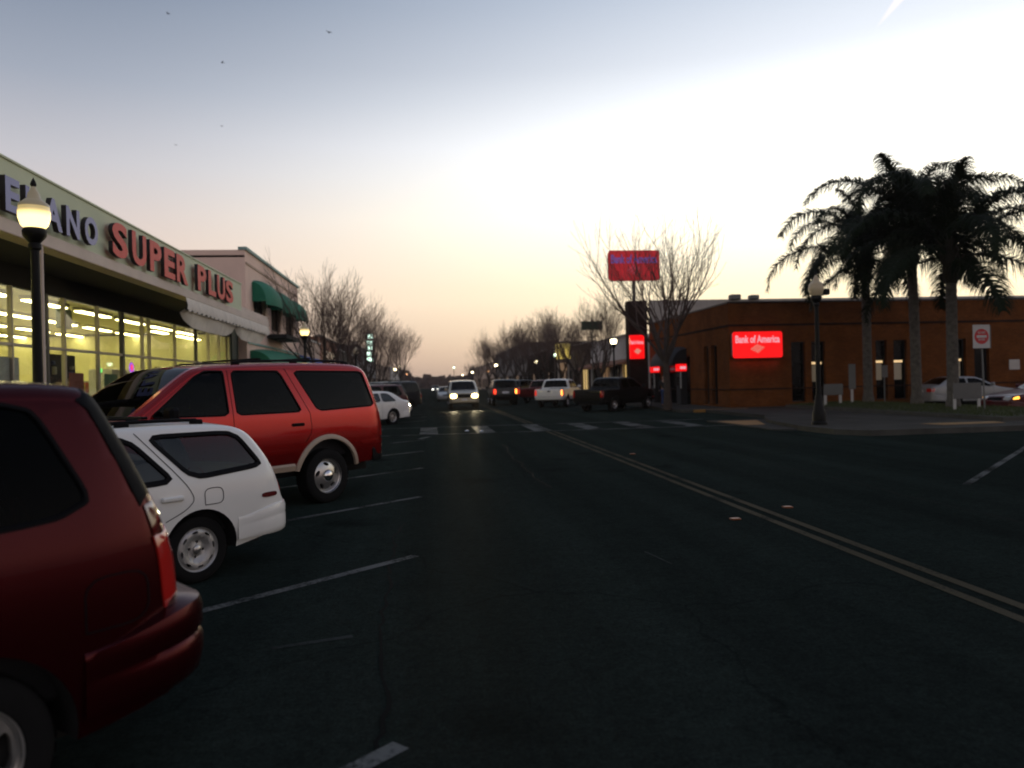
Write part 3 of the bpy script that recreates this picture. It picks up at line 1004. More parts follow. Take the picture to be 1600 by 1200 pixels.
    if opn:     # pickup bed
        hw = sp['hw'] - .12; z1 = opn[2] + .02
        mb = MB().box(opn[0] + .03, opn[1] - .03, -hw, hw, z1 - .5, z1 - .46)
        for y in (-hw, hw): mb.box(opn[0] + .03, opn[1] - .03, y - .02, y + .02, z1 - .46, z1 - .02)
        mb.box(opn[1] - .06, opn[1] - .03, -hw, hw, z1 - .46, z1 - .02); mb.box(opn[0] + .03, opn[0] + .06, -hw, hw, z1 - .46, z1 - .02)
        mb.build('load_bed', 'underbody', T)
    # under side and cabin floor
    hwi = sp['hw'] - .36
    MB().box(car.xr + .12, car.xf - .12, -hwi, hwi, max(.2, sill - .12), sill + .12).build('underbody', 'underbody', T)
    cx0, cx1 = sp['cabin']
    MB().cbox(cx0, cx1, -sp['hw'] + .16, sp['hw'] - .16, sill + .13, sp['belt'] - .12, .03).build('cabin_floor', 'interior', T)
    for sx in sp['seats']:
        for sy in (-.38, .38):
            mb = MB().cbox(sx - .16, sx - .02, sy - .24, sy + .24, sp['belt'] - .2, sp['belt'] + .12, .05)
            mb.cbox(sx - .14, sx - .04, sy - .11, sy + .11, sp['belt'] + .13, sp['belt'] + .29, .04)
            mb.build('seat', 'seat_cloth', T, smooth=40)
    # bumpers
    for rear in (True, False):
        bp = sp['rear_bumper' if rear else 'front_bumper']
        if not bp: continue
        z0, z1, th, xs, mt = bp
        zm = (z0 + z1) / 2
        w0 = float(car.W(np.array([xs]), np.array([zm]), edge=False)[0])
        xe = float(np.interp(zm, car.rz, car.rx) if rear else np.interp(zm, car.fz, car.fx))
        sg = -1 if rear else 1
        cr2 = sp.get('crown_end', .07)
        ctl = [(xs, w0), (xe - sg * .22, w0 - .015), (xe - sg * .02, w0 - .12), (xe + sg * .01, w0 - .32), (xe + sg * cr2 * .7, w0 * .4), (xe + sg * cr2, 0)]
        half = chaikin(ctl, 2, .25)
        path = half + [(x, -y) for x, y in half[::-1][1:]]
        A = np.array(path); Tn = np.gradient(A, axis=0); Tn /= np.linalg.norm(Tn, axis=1)[:, None] + 1e-9
        Np = np.stack([Tn[:, 1], -Tn[:, 0]], 1)
        if Np[0, 1] < 0: Np = -Np
        hh = z1 - z0
        prof2 = sp.get('bumper_prof') or [(-.03, 0), (.55, 0), (.85, .06), (1, .2), (1, .55), (.92, .6), (1, .66), (1, .84), (.8, .97), (.5, 1), (-.05, 1)]
        mb = MB(); k = len(prof2)
        run = np.concatenate([[0], np.cumsum(np.linalg.norm(np.diff(A, axis=0), axis=1))]); tot_ = run[-1]
        for p, q, rr_ in zip(A, Np, run):
            e_ = min(1.0, min(rr_, tot_ - rr_) / .5); e_ = e_ * e_ * (3 - 2 * e_)
            tk = th * (.12 + .88 * e_); hk = hh * (.72 + .28 * e_)
            for (u, v) in prof2: mb.v.append((p[0] + q[0] * u * tk, p[1] + q[1] * u * tk, z0 + v * hk))
        for i in range(len(A) - 1):
            for j in range(k - 1): mb.f.append((i * k + j, i * k + j + 1, (i + 1) * k + j + 1, (i + 1) * k + j))
        for i in (0, len(A) - 1): mb.f.append(tuple(i * k + j for j in range(k)))
        mb.build('rear_bumper' if rear else 'front_bumper', mt if mt != 'paint' else paint_m, T, smooth=35)
    for (nm, poly, of, mt, rear, mirror) in sp.get('end_patches', []) + op.get('end_patches', []):
        car.epatch(nm, poly, of, mt if mt != 'paint' else paint_m, T, rear)
        if mirror:
            car.epatch(nm, [(-y, z) for y, z in poly][::-1], of, mirror if isinstance(mirror, str) else (mt if mt != 'paint' else paint_m), T, rear)
    # wheels
    ms = wheel_meshes(Rt, sp['rr'], op.get('rim', sp.get('rim', 'five')), sp.get('tw', .2))
    for cx in (0, wb):
        for sd in (1, -1):
            w = link('wheel', ms[0], None, T); w.location = (cx, sd * (sp['hw'] - .13 - .02), Rt)
            if sd < 0: w.rotation_euler = (0, 0, math.pi)
            w.rotation_euler[1] = random.uniform(0, 6)
            if sd < 0: w.rotation_euler = (0, random.uniform(0, 6), math.pi)
            for nm, me in zip(('rim', 'brake_drum', 'hub_cap'), ms[1:]): link(nm, me, None, w)
    for fn in op.get('extra', []): fn(T, car)
    return T


def roof_rails(T, car):
    for sd in (1, -1):
        x0, x1 = car.sp['rails']; xs = np.linspace(x0, x1, 9)
        k = int(np.argmax(car.P[:, 1]))
        zt = [float(np.interp(-x, -car.P[:, 0][(car.P[:, 1] > car.sp['belt'] + .2)], car.P[:, 1][(car.P[:, 1] > car.sp['belt'] + .2)])) for x in xs]
        y = float(car.W(np.array([0.3]), np.array([car.roofz]), edge=True)[0]) - .05
        mb = MB().tube([(x, sd * y, z + .04) for x, z in zip(xs, zt)], .016, 8)
        for i in (0, 4, 8): mb.cbox(xs[i] - .06, xs[i] + .06, sd * y - .02, sd * y + .02, zt[i] - .01, zt[i] + .045, .01)
        mb.build('roof_rail', 'black_trim', T, smooth=40)
    for x in (x0 + .35 * (x1 - x0), x0 + .8 * (x1 - x0)):
        z = float(np.interp(-x, -car.P[:, 0][(car.P[:, 1] > car.sp['belt'] + .2)], car.P[:, 1][(car.P[:, 1] > car.sp['belt'] + .2)])) + .07
        MB().cbox(x - .03, x + .03, -y, y, z - .012, z + .012, .008).build('rack_bar', 'black_trim', T)


VAN = dict(prof=[(4.02, .32), (4.10, .45), (4.08, .68), (3.95, .82), (3.3, 1.0), (3.05, 1.06), (2.15, 1.60), (1.85, 1.69), (1.0, 1.73), (-.30, 1.728), (-.52, 1.715), (-.60, 1.70), (-.66, 1.62),
                 (-.88, 1.18), (-.94, 1.0), (-.97, .74), (-1.04, .56), (-1.02, .36)],
           hw=.955, belt=1.06, sill=.30, Rt=.335, rr=.205, ra=.405, wb=3.07, tumb=.15, r=.09, cr=.10, lr=.5, crown_end=.09, rim='five', tw=.22,
           windows=[[(.72, 1.13), (-.34, 1.17), (-.50, 1.24), (-.32, 1.62), (-.18, 1.66), (.72, 1.66)], [(1.62, 1.08), (.86, 1.09), (.86, 1.64), (1.62, 1.64)],
                    [(2.72, 1.07), (1.76, 1.08), (1.76, 1.62), (2.0, 1.60)]],
           wsx=(1.95, 3.1), rgx=(-.98, -.62, 1.18, 1.64), cabin=(-.6, 2.4), seats=(.25, 1.2, 2.1), mirror=(2.55, 1.08),
           seams=[[(1.68, .34), (1.68, 1.06)], [(.78, .72), (.78, 1.68)], [(2.85, .6), (2.85, 1.05), (2.6, 1.2)], [(-.43, .72), (-.70, .72), (-.70, .93), (-.43, .93), (-.43, .72)]],
           handles=[(1.85, .95), (1.5, .95)],
           rear_bumper=(.38, .745, .095, -.42, 'paint'), front_bumper=(.34, .62, .06, 3.55, 'paint'),
           bumper_prof=[(-.03, 0), (.35, 0), (.8, .1), (1, .3), (1, .5), (.85, .56), (.9, .6), (1, .64), (1, .86), (.85, .97), (.35, 1.0), (-.4, 1.02)],
           side_patches=[('pillar_trim', dict(z=(1.225, 1.705), d=(.004, .075, .10)), .005, 'black_trim'),
                         ('tail_lamp', dict(z=(1.085, 1.218), d=(.003, .085, .10)), .006, 'lens_dark'),
                         ('tail_lamp', dict(z=(.755, 1.075), d=(.003, .105, .12)), .010, 'lens_red')],
           end_patches=[('tail_lamp', [(.66, .74), (.80, .74), (.78, 1.1), (.68, 1.1)], .004, 'lens_red', True, True),
                        ('tailgate_plate', [(-.26, .78), (.26, .78), (.26, .93), (-.26, .93)], .008, 'plate', True, False),
                        ('head_lamp', [(.45, .64), (.80, .64), (.78, .80), (.45, .80)], .006, 'lens_clear', False, True),
                        ('grille', [(-.38, .64), (.38, .64), (.36, .76), (-.36, .76)], .006, 'black_trim', False, False)])

WAGON = dict(prof=[(3.34, .26), (3.40, .42), (3.36, .60), (3.2, .72), (2.5, .86), (2.3, .90), (1.52, 1.32), (1.3, 1.365), (.5, 1.385), (-.2, 1.375), (-.48, 1.34), (-.62, 1.26),
                   (-.80, .98), (-.86, .80), (-.90, .66), (-.94, .60), (-.95, .42), (-.9, .36)],
             seal=.045, hw=.85, belt=.88, sill=.26, Rt=.293, rr=.19, ra=.355, wb=2.5, tumb=.15, r=.075, cr=.07, lr=.4, rim='steel', tw=.18,
             windows=[[(.06, .90), (-.58, .945), (-.665, .985), (-.48, 1.25), (-.36, 1.31), (.44, 1.318)], [(1.13, .89), (.18, .89), (.56, 1.315), (1.1, 1.315)],
                      [(2.02, .89), (1.25, .89), (1.22, 1.31), (1.42, 1.30)]],
             wsx=(1.45, 2.36), rgx=(-.86, -.52, .92, 1.30), cabin=(-.6, 1.9), seats=(.65, 1.55), mirror=(1.95, .90),
             seams=[[(1.19, .30), (1.19, 1.34)], [(.50, 1.335), (.12, .88), (.05, .74), (.14, .66), (.33, .585)], [(2.25, .32), (2.25, .86)],
                    [(-.04, .68), (-.22, .68), (-.22, .82), (-.04, .82), (-.04, .68)]],
             handles=[(.26, .77), (1.35, .77)], rails=(-.15, 1.2), opts=dict(extra=[roof_rails]),
             rear_bumper=(.32, .605, .06, -.36, 'paint'), front_bumper=(.28, .54, .05, 2.9, 'paint'),
             side_patches=[('side_marker', [(-.62, .665), (-.80, .665), (-.80, .71), (-.62, .71)], .006, 'lens_dark')],
             end_patches=[('tail_lamp', [(.50, .66), (.76, .66), (.74, .86), (.52, .86)], .006, 'lens_red', True, True),
                          ('tailgate_plate', [(-.25, .68), (.25, .68), (.25, .83), (-.25, .83)], .006, 'plate', True, False),
                          ('head_lamp', [(.4, .56), (.72, .56), (.7, .68), (.4, .68)], .006, 'lens_clear', False, True)])

SUV = dict(prof=[(3.84, .50), (3.92, .62), (3.92, .95), (3.84, 1.10), (3.0, 1.22), (2.84, 1.26), (2.06, 1.79), (1.84, 1.87), (.6, 1.92), (-.55, 1.915), (-.80, 1.88), (-.92, 1.78),
                 (-1.08, 1.26), (-1.12, 1.05), (-1.13, .75), (-1.12, .52)],
           wq=.07, hw=.985, belt=1.24, sill=.50, Rt=.385, rr=.235, ra=.50, wb=3.02, tumb=.16, r=.085, cr=.06, lr=.35, crown_end=.06, rim='truck', tw=.26,
           windows=[[(.16, 1.26), (-.86, 1.29), (-.94, 1.33), (-.80, 1.78), (-.72, 1.81), (.50, 1.82)], [(1.46, 1.26), (.42, 1.26), (.68, 1.76), (.74, 1.82), (1.46, 1.82)],
                    [(2.62, 1.28), (1.56, 1.26), (1.56, 1.82), (1.82, 1.82), (1.98, 1.75)]],
           wsx=(1.96, 2.90), rgx=(-1.12, -.86, 1.28, 1.80), cabin=(-.8, 2.4), seats=(.0, 1.0, 1.95), mirror=(2.42, 1.24),
           seams=[[(1.51, .56), (1.51, 1.86)], [(.30, 1.24), (.28, 1.0), (.40, .86)], [(.30, 1.24), (.62, 1.84)], [(2.72, .58), (2.72, 1.24)]],
           handles=[(.52, 1.10), (1.75, 1.10)], rails=(-.6, 1.3), opts=dict(extra=[roof_rails]),
           rear_bumper=(.50, .78, .10, -.85, 'black_trim'), front_bumper=(.50, .74, .08, 3.5, 'black_trim'),
           side_patches=[('tail_lamp', [(-1.03, 1.22), (-1.14, 1.20), (-1.16, .86), (-1.06, .86)], .006, 'lens_red'),
                         ('rub_strip', [(1.9, .74), (-.64 + 1.2, .74), (.56, .79), (1.9, .79)], .01, 'paint'),
                         ('rub_strip', [(-.62, .76), (-1.10, .76), (-1.10, .81), (-.62, .81)], .012, 'paint')],
           end_patches=[('tail_lamp', [(.70, .86), (.86, .86), (.85, 1.22), (.70, 1.22)], .006, 'lens_red', True, True),
                        ('tailgate_plate', [(-.26, .9), (.26, .9), (.26, 1.05), (-.26, 1.05)], .008, 'plate', True, False),
                        ('head_lamp', [(.48, .77), (.88, .77), (.88, 1.03), (.48, 1.03)], .008, 'lens_clear', False, True),
                        ('grille', [(-.44, .78), (.44, .78), (.44, 1.02), (-.44, 1.02)], .008, 'black_trim', False, False)])

SEDAN = dict(prof=[(3.58, .24), (3.66, .42), (3.62, .62), (3.45, .74), (2.4, .90), (2.15, .95), (1.38, 1.37), (1.1, 1.43), (.2, 1.435), (-.12, 1.38), (-.66, 1.06), (-.78, 1.03),
                   (-1.06, 1.0), (-1.12, .90), (-1.14, .55), (-1.08, .28)],
             hw=.91, belt=.95, sill=.26, Rt=.325, rr=.215, ra=.385, wb=2.76, tumb=.20, r=.08, cr=.10, lr=.5, rim='seven', tw=.2,
             windows=[[(.62, .98), (-.14, 1.0), (-.20, 1.03), (.14, 1.32), (.3, 1.36), (.62, 1.36)], [(1.92, .97), (.72, .98), (.72, 1.36), (1.12, 1.35), (1.3, 1.30)]],
             wsx=(1.3, 2.22), rgx=(-.64, -.06, 1.06, 1.40), cabin=(-.2, 1.9), seats=(.45, 1.4), mirror=(1.82, .97),
             seams=[[(.67, .30), (.67, 1.40)], [(1.95, .34), (1.95, .94)], [(-.16, .98), (-.1, .8), (.2, .68)]], handles=[(.18, .82), (.95, .82)],
             rear_bumper=(.28, .58, .05, -.45, 'paint'), front_bumper=(.26, .54, .05, 3.1, 'paint'),
             side_patches=[('tail_lamp', [(-.96, .92), (-1.10, .92), (-1.12, .72), (-1.0, .72)], .006, 'lens_red'),
                           ('head_lamp', [(3.40, .70), (3.58, .62), (3.58, .56), (3.38, .58)], .006, 'lens_clear')],
             end_patches=[('tail_lamp', [(.46, .72), (.78, .72), (.78, .90), (.46, .90)], .006, 'lens_red', True, True),
                          ('tailgate_plate', [(-.25, .70), (.25, .70), (.25, .84), (-.25, .84)], .006, 'plate', True, False),
                          ('head_lamp', [(.42, .56), (.76, .56), (.74, .70), (.42, .70)], .006, 'lens_clear', False, True),
                          ('grille', [(-.36, .5), (.36, .5), (.34, .66), (-.34, .66)], .006, 'black_trim', False, False)])

PICKUP = dict(prof=[(4.32, .50), (4.42, .62), (4.42, .95), (4.32, 1.10), (3.3, 1.20), (3.1, 1.25), (2.36, 1.72), (2.12, 1.80), (1.1, 1.83), (.80, 1.79), (.66, 1.66), (.58, 1.28), (.52, 1.22), (.4, 1.21),
                    (-1.10, 1.21), (-1.16, 1.17), (-1.17, .62), (-1.12, .52)],
              hw=.99, belt=1.22, sill=.50, Rt=.385, rr=.22, ra=.48, wb=3.55, tumb=.18, r=.06, cr=.04, lr=.3, crown_end=.03, rim='truck', tw=.25,
              windows=[[(1.52, 1.25), (.82, 1.26), (.90, 1.68), (.98, 1.73), (1.52, 1.74)], [(2.92, 1.26), (1.62, 1.25), (1.62, 1.74), (2.06, 1.73), (2.22, 1.66)]],
              wsx=(2.28, 3.16), rgx=(.55, .80, 1.30, 1.74), open=(-1.10, .46, 1.16), cabin=(.8, 2.8), seats=(1.25, 2.2), mirror=(2.78, 1.24),
              seams=[[(1.57, .56), (1.57, 1.78)], [(.66, .56), (.66, 1.2)], [(3.05, .58), (3.05, 1.22)]], handles=[(.98, 1.06), (1.8, 1.06)],
              rear_bumper=(.52, .70, .09, -.95, 'chrome'), front_bumper=(.50, .74, .08, 3.95, 'chrome'),
              side_patches=[('tail_lamp', [(-1.06, 1.14), (-1.17, 1.14), (-1.18, .78), (-1.08, .78)], .006, 'lens_tail')],
              end_patches=[('tail_lamp', [(.80, .78), (.92, .78), (.92, 1.14), (.80, 1.14)], .006, 'lens_tail', True, True),
                           ('tailgate_handle', [(-.10, 1.02), (.10, 1.02), (.10, 1.10), (-.10, 1.10)], .008, 'black_trim', True, False),
                           ('tailgate_gap', [(-.78, .70), (.78, .70), (.78, .712), (-.78, .712)], .004, 'black_trim', True, False),
                           ('head_lamp', [(.50, .80), (.86, .80), (.86, 1.0), (.50, 1.0)], .008, 'lens_clear', False, True)])


def scale_spec(sp, kz, kx=1.0, **kw):
    q = dict(sp)
    f2 = lambda l: [(x * kx, z * kz) for x, z in l]
    q['prof'] = f2(sp['prof']); q['windows'] = [f2(w) for w in sp['windows']]; q['seams'] = [f2(w) for w in sp['seams']]; q['handles'] = f2(sp['handles'])
    q['belt'] = sp['belt'] * kz; q['sill'] = sp['sill'] * kz; q['mirror'] = (sp['mirror'][0] * kx, sp['mirror'][1] * kz)
    q['side_patches'] = [(n, f2(p) if not isinstance(p, dict) else dict(z=tuple(v * kz for v in p['z']), d=p['d']), o, m) for n, p, o, m in sp['side_patches']]
    q['end_patches'] = [(n, [(y, z * kz) for y, z in p], o, m, r, mm) for n, p, o, m, r, mm in sp['end_patches']]
    for k in ('rear_bumper', 'front_bumper'):
        b = sp[k]; q[k] = (b[0] * kz, b[1] * kz, b[2], b[3] * kx, b[4])
    q.update(kw)
    return q


SUV_TALL = scale_spec(SUV, 1.06, 1.02, Rt=.395, rr=.245, ra=.54, wb=3.06)
SUV_TALL['side_patches'] = [('tail_lamp', dict(z=(.92, 1.30), d=(.003, .07, .07)), .008, 'lens_red')] + SUV_TALL['side_patches'][1:]


def squeeze_tail(sp, k):
    g = lambda l: [(x * k if x < -.3 else x, z) for x, z in l]
    q = dict(sp); q['prof'] = g(sp['prof'])
    return q


VAN_NEAR = squeeze_tail(VAN, .92)
VAN_NEAR['rr'] = .215

# ------------------------------------------------------------------ ground, road, pavements
g = MB(); g.add([(-3000, -200, -.06), (3000, -200, -.06), (3000, 4000, -.06), (-3000, 4000, -.06)], [(0, 1, 2, 3)])
struct(g.build('ground', 'soil'), 'bare flat ground far beyond the street')
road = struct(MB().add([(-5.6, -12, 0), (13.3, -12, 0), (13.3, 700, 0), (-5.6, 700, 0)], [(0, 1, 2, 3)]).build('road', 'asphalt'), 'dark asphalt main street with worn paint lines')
side_road = struct(MB().add([(13.3, 12.5, 0), (120, 12.5, 0), (120, 37, 0), (13.3, 37, 0)], [(0, 1, 2, 3)]).build('side_road', 'asphalt'), 'asphalt side road joining from the right')


def mark(name, poly, mat, z=.004):
    m_ = MB(); m_.add([(x, y, z) for x, y in poly], [tuple(range(len(poly)))])
    return m_.build(name, mat, road)


def bar(x0, y0, x1, y1, w):
    a = Vector((x1 - x0, y1 - y0)).normalized(); n_ = Vector((-a.y, a.x)) * w / 2
    return [(x0 + n_.x, y0 + n_.y), (x0 - n_.x, y0 - n_.y), (x1 - n_.x, y1 - n_.y), (x1 + n_.x, y1 + n_.y)]


for k in range(6):
    y = 3.62 + 3.99 * k
    mark('parking_line', bar(-.17, y, -5.5, y - 5.2, .11), 'paint_line_white')
for k in range(24):
    y = 36.2 + 3.99 * k
    mark('parking_line', bar(-.17, y, -5.5, y - 5.2, .11), 'paint_line_white')
    if k > 0: mark('parking_line', bar(8.0, y + 2, 13.2, y + 7.1, .11), 'paint_line_white')
for y in (10.63, 6.65): mark('parking_line', bar(7.91, y, 13.1, y + 5.0, .11), 'paint_line_white')
mark('parking_line', bar(-.32, 24.0, -.02, 24.9, .16), 'paint_line_white')
for x in (3.93, 4.15):
    mark('centre_line', bar(x, -8, x, 26.0, .10), 'paint_line_yellow')
    mark('centre_line', bar(x, 30.9, x, 420, .10), 'paint_line_yellow')
# crosswalk: two thin rails with broad blocks between them
mark('crosswalk_rail', bar(-5.4, 25.9, 11.0, 25.9, .16), 'paint_line_white')
mark('crosswalk_rail', bar(-5.4, 30.2, 11.0, 30.2, .16), 'paint_line_white')
for x in (-.35, 1.6, 3.55, 5.35, 7.2, 9.0, -2.4, -4.4):
    mark('crosswalk_block', [(x, 26.1), (x + .62, 26.1), (x + .62, 30.0), (x, 30.0)], 'paint_block_white', .0045)
for (x, y) in ((4.5, 9.35), (4.52, 16.9), (3.55, 8.72)):
    MB().cbox(x - .06, x + .06, y - .05, y + .05, .003, .02, .015).build('road_stud', 'marker', road)
for (x, y) in ((1.78, 26.9), (1.30, 27.3)):
    MB().lathe([(.075, .004), (.065, .018), (.035, .026), (.001, .028)], 14, (x, y, 0)).build('road_stud', 'chrome', road, 50)
mark('scuff_mark', bar(2.05, 7.3, 2.15, 6.75, .02), 'paint_faint')
mark('scuff_mark', bar(-.55, 5.25, -1.05, 5.1, .06), 'paint_faint')
rc = random.Random(4)
for (x0, ya, yb) in ((-.28, 2.4, 9.5), (1.9, 12.0, 21.0), (6.4, 7.0, 15.0)):
    cm = MB(); y = ya; x = x0; k = 0
    while y < yb:
        w = rc.uniform(.006, .016); cm.v += [(x - w, y, .0035), (x + w, y, .0035)]; y += rc.uniform(.08, .2); x += rc.uniform(-.035, .035) + (x0 - x) * .05; k += 1
    cm.f += [(2 * i, 2 * i + 1, 2 * i + 3, 2 * i + 2) for i in range(k - 1)]
    cm.build('road_crack', 'tar', road)
def pavement(name, label, poly, z=.15, mat='concrete', edge=.16):
    o = struct(MB().prism(poly, -.05, z).build(name, mat), label)
    return o


pavement('sidewalk_left', 'concrete pavement in front of the shops on the left', [(-5.75, -12), (-5.75, 26.0), (-5.75, 700), (-9.3, 700), (-9.3, -12)])
MB().box(-5.75, -5.6, -12, 700, -.05, .155).build('kerb', 'kerb', bpy.data.objects['sidewalk_left'])
corner = pavement('sidewalk_corner', 'wide corner pavement with ramps round the street lamp',
                  [(11.3, 22.5), (11.35, 20.5), (11.9, 19.7), (60, 20.1), (60, 21.8), (17.5, 21.8), (17.5, 36.0), (13.3, 36.0), (13.3, 29.2), (12.9, 28.6), (11.9, 26.0)], .14)
MB().prism([(10.6, 28.6), (10.6, 22.9), (11.3, 22.5), (11.9, 26.0), (12.9, 28.6)], -.05, .03).build('ramp', 'concrete', corner)
MB().prism([(10.75, 27.9), (10.75, 25.3), (11.45, 25.3), (12.3, 27.9)], .03, .036).build('tactile_strip', 'yellow_tile', corner)
MB().prism([(14.9, 20.9), (16.9, 21.0), (17.1, 21.7), (14.7, 21.7)], .14, .146).build('tactile_strip', 'yellow_tile', corner)
MB().prism([(11.22, 22.5), (11.27, 20.45), (11.85, 19.58), (60, 19.98), (60, 20.1), (11.9, 19.7), (11.35, 20.5), (11.3, 22.5)], -.05, .155).build('kerb', 'kerb', corner)
bankwalk = pavement('sidewalk_right', 'concrete pavement along the brick building', [(12.3, 36.6), (60, 36.6), (60, 38), (15.6, 38), (15.6, 700), (12.9, 700), (12.9, 46), (12.3, 44)], .15)
MB().prism([(12.9, 36.3), (15.6, 36.3), (15.6, 36.6), (12.9, 36.6)], -.05, .13).build('yellow_kerb', 'yellow_tile', bankwalk)  # yellow strip along the pavement edge at the bank corner
# grass island
LX0, LX1, LY0, LY1 = 17.5, 21.3, 21.8, 36.0
MB().prism([(LX0 - .15, LY0 - .15), (LX1 + .15, LY0 - .15), (LX1 + .15, LY1), (LX0 - .15, LY1)], .0, .26).build('kerb', 'kerb', corner)
def lawn_z(x, y):
    fx = (x - LX0) / (LX1 - LX0); fy = (y - LY0) / (LY1 - LY0)
    e = min(1, 3 * min(fx, 1 - fx)) * min(1, 8 * min(fy, 1 - fy))
    return .265 + .10 * e + .015 * math.sin(x * 3.1) * math.cos(y * 2.3) * e
isl = MB(); nx, ny = 12, 44
for i in range(nx + 1):
    for j in range(ny + 1):
        x = LX0 + (LX1 - LX0) * i / nx; y = LY0 + (LY1 - LY0) * j / ny
        isl.v.append((x, y, lawn_z(x, y)))
for i in range(nx):
    for j in range(ny):
        a = i * (ny + 1) + j; isl.f.append((a, a + ny + 1, a + ny + 2, a + 1))
lawn = struct(isl.build('lawn', 'grass_soil', smooth=60), 'low grassy island under the palms')
rg = random.Random(3)
gr = MB()
for i in range(14000):
    x = rg.uniform(LX0 + .03, LX1 - .03); y = rg.uniform(LY0 + .03, LY1 - .03)
    z = lawn_z(x, y) - .005; hgt = rg.uniform(.05, .13); a = rg.uniform(0, 6.28); w = .011
    gr.add([(x - w * math.cos(a), y - w * math.sin(a), z), (x + w * math.cos(a), y + w * math.sin(a), z), (x + rg.uniform(-.05, .05), y + rg.uniform(-.05, .05), z + hgt)], [(0, 1, 2)])
go = gr.build('grass', 'grass'); go['kind'] = 'stuff'; go['label'] = 'short green grass on the island under the palms'

# ------------------------------------------------------------------ parked and moving cars
LH = 228.0      # heading of the cars nosed in on the left
build_car('minivan', 'maroon minivan cut off by the frame, nearest of the parked cars', 'minivan', VAN_NEAR, 'paint_maroon', (-1.755, 2.985), LH, 'cars nosed in along the left kerb', 'car_glass_black')
build_car('station_wagon', 'small white station wagon with black roof rack between two red vehicles', 'car', WAGON, 'paint_white', (-2.07, 6.98), LH, 'cars nosed in along the left kerb')


def flares(T, car):
    sp = car.sp
    for sd in (1, -1):
        for cx in (0, sp['wb']):
            mb = MB(); n = 25; ra = sp['ra']
            rows = [(ra - .005, -.01), (ra - .002, .03), (ra + .035, .034), (ra + .06, .018), (ra + .066, -.004)]
            half = math.sqrt(ra * ra - (sp['sill'] - .02 - sp['Rt']) ** 2); a0 = math.atan2(sp['sill'] - .02 - sp['Rt'], half)
            for (r_, of) in rows:
                for i in range(n):
                    a = a0 + (math.pi - 2 * a0) * i / (n - 1)
                    x, z = cx + r_ * math.cos(a), sp['Rt'] + r_ * math.sin(a)
                    w = float(car.W(np.array([x]), np.array([z]))[0])
                    mb.v.append((x, sd * (w + of), z))
            for k in range(len(rows) - 1):
                mb.f += [(k * n + i, k * n + i + 1, (k + 1) * n + i + 1, (k + 1) * n + i) for i in range(n - 1)]
            mb.build('wheel_arch_flare', 'cladding_tan', T, smooth=40)
        x0, x1 = sp['ra'] + .06, sp['wb'] - sp['ra'] - .06
        mb = MB()
        xs = np.linspace(x0, x1, 8)
        for z, of in ((.53, -.02), (.53, .03), (.60, .035), (.63, .0)):
            w = car.W(xs, np.full(8, z)) + of
            mb.v += [(a, sd * q, z) for a, q in zip(xs, w)]
        for k in range(3): mb.f += [(k * 8 + i, k * 8 + i + 1, (k + 1) * 8 + i + 1, (k + 1) * 8 + i) for i in range(7)]
        mb.build('sill_trim', 'cladding_tan', T, smooth=40)
    MB().box(-1.18, -.8, -.5, .5, .36, .46).build('tow_hitch', 'underbody', T)


build_car('sport_utility', 'tall bright red SUV with tan wheel arches and roof rails', 'suv', SUV_TALL, 'paint_red', (-1.55, 11.43), LH, 'cars nosed in along the left kerb', 'car_glass_dark',
          dict(extra=[roof_rails, flares], handle_mat='black_trim', mirror_mat='black_trim'))
RH = 48.0       # heading of the cars nosed in on the right
GL, GR = 'cars nosed in along the left kerb', 'vehicles nosed in along the right kerb'
build_car('coupe', 'white coupe just past the crosswalk on the left', 'car', SEDAN, 'paint_white', (-1.62, 33.6), LH, GL)
build_car('minivan', 'dark red minivan half hidden behind the white coupe', 'minivan', VAN, 'paint_darkred', (-1.7, 37.9), LH, GL, 'car_glass_dark')
build_car('sport_utility', 'long dark blue SUV parked beyond the dark red minivan', 'suv', SUV, 'paint_navy', (-1.25, 45.6), LH, GL, 'car_glass_dark')
build_car('hatchback', 'small dark red wagon with glowing tail lamp beyond the blue SUV', 'car', WAGON, 'paint_darkred', (-1.2, 57.6), LH, GL, 'car_glass_dark')
build_car('sedan', 'silver sedan far along the left kerb', 'car', SEDAN, 'paint_silver', (-1.6, 69.5), LH, GL)


def head_spots(T, car):
    for y in (-.68, .68):
        l = bpy.data.lights.new('head_beam', 'SPOT'); l.energy = 2200; l.spot_size = R(60); l.spot_blend = .8; l.color = (1, .82, .5); l.shadow_soft_size = .08
        o = bpy.data.objects.new('head_beam', l); COL.objects.link(o); o.parent = T
        o.location = (car.xf + .06, y, .92); o.rotation_euler = (R(90 - 8), 0, R(-90))


def swap(sp, **kw):
    """other lamp materials or fittings on a copy of a spec"""
    q = dict(sp); ep = []
    for (n, p, o, m, r, mm) in sp['end_patches']:
        if n == 'head_lamp' and 'head' in kw: m = kw['head']
        if n == 'tail_lamp' and 'tail' in kw: m = kw['tail']
        if n == 'tail_lamp' and 'tail2' in kw: mm = kw['tail2']
        ep.append((n, p, o, m, r, mm))
    q['end_patches'] = ep
    if 'tail_side' in kw: q['side_patches'] = [(n, p, o, kw['tail_side'] if n == 'tail_lamp' else m) for n, p, o, m in sp['side_patches']]
    return q


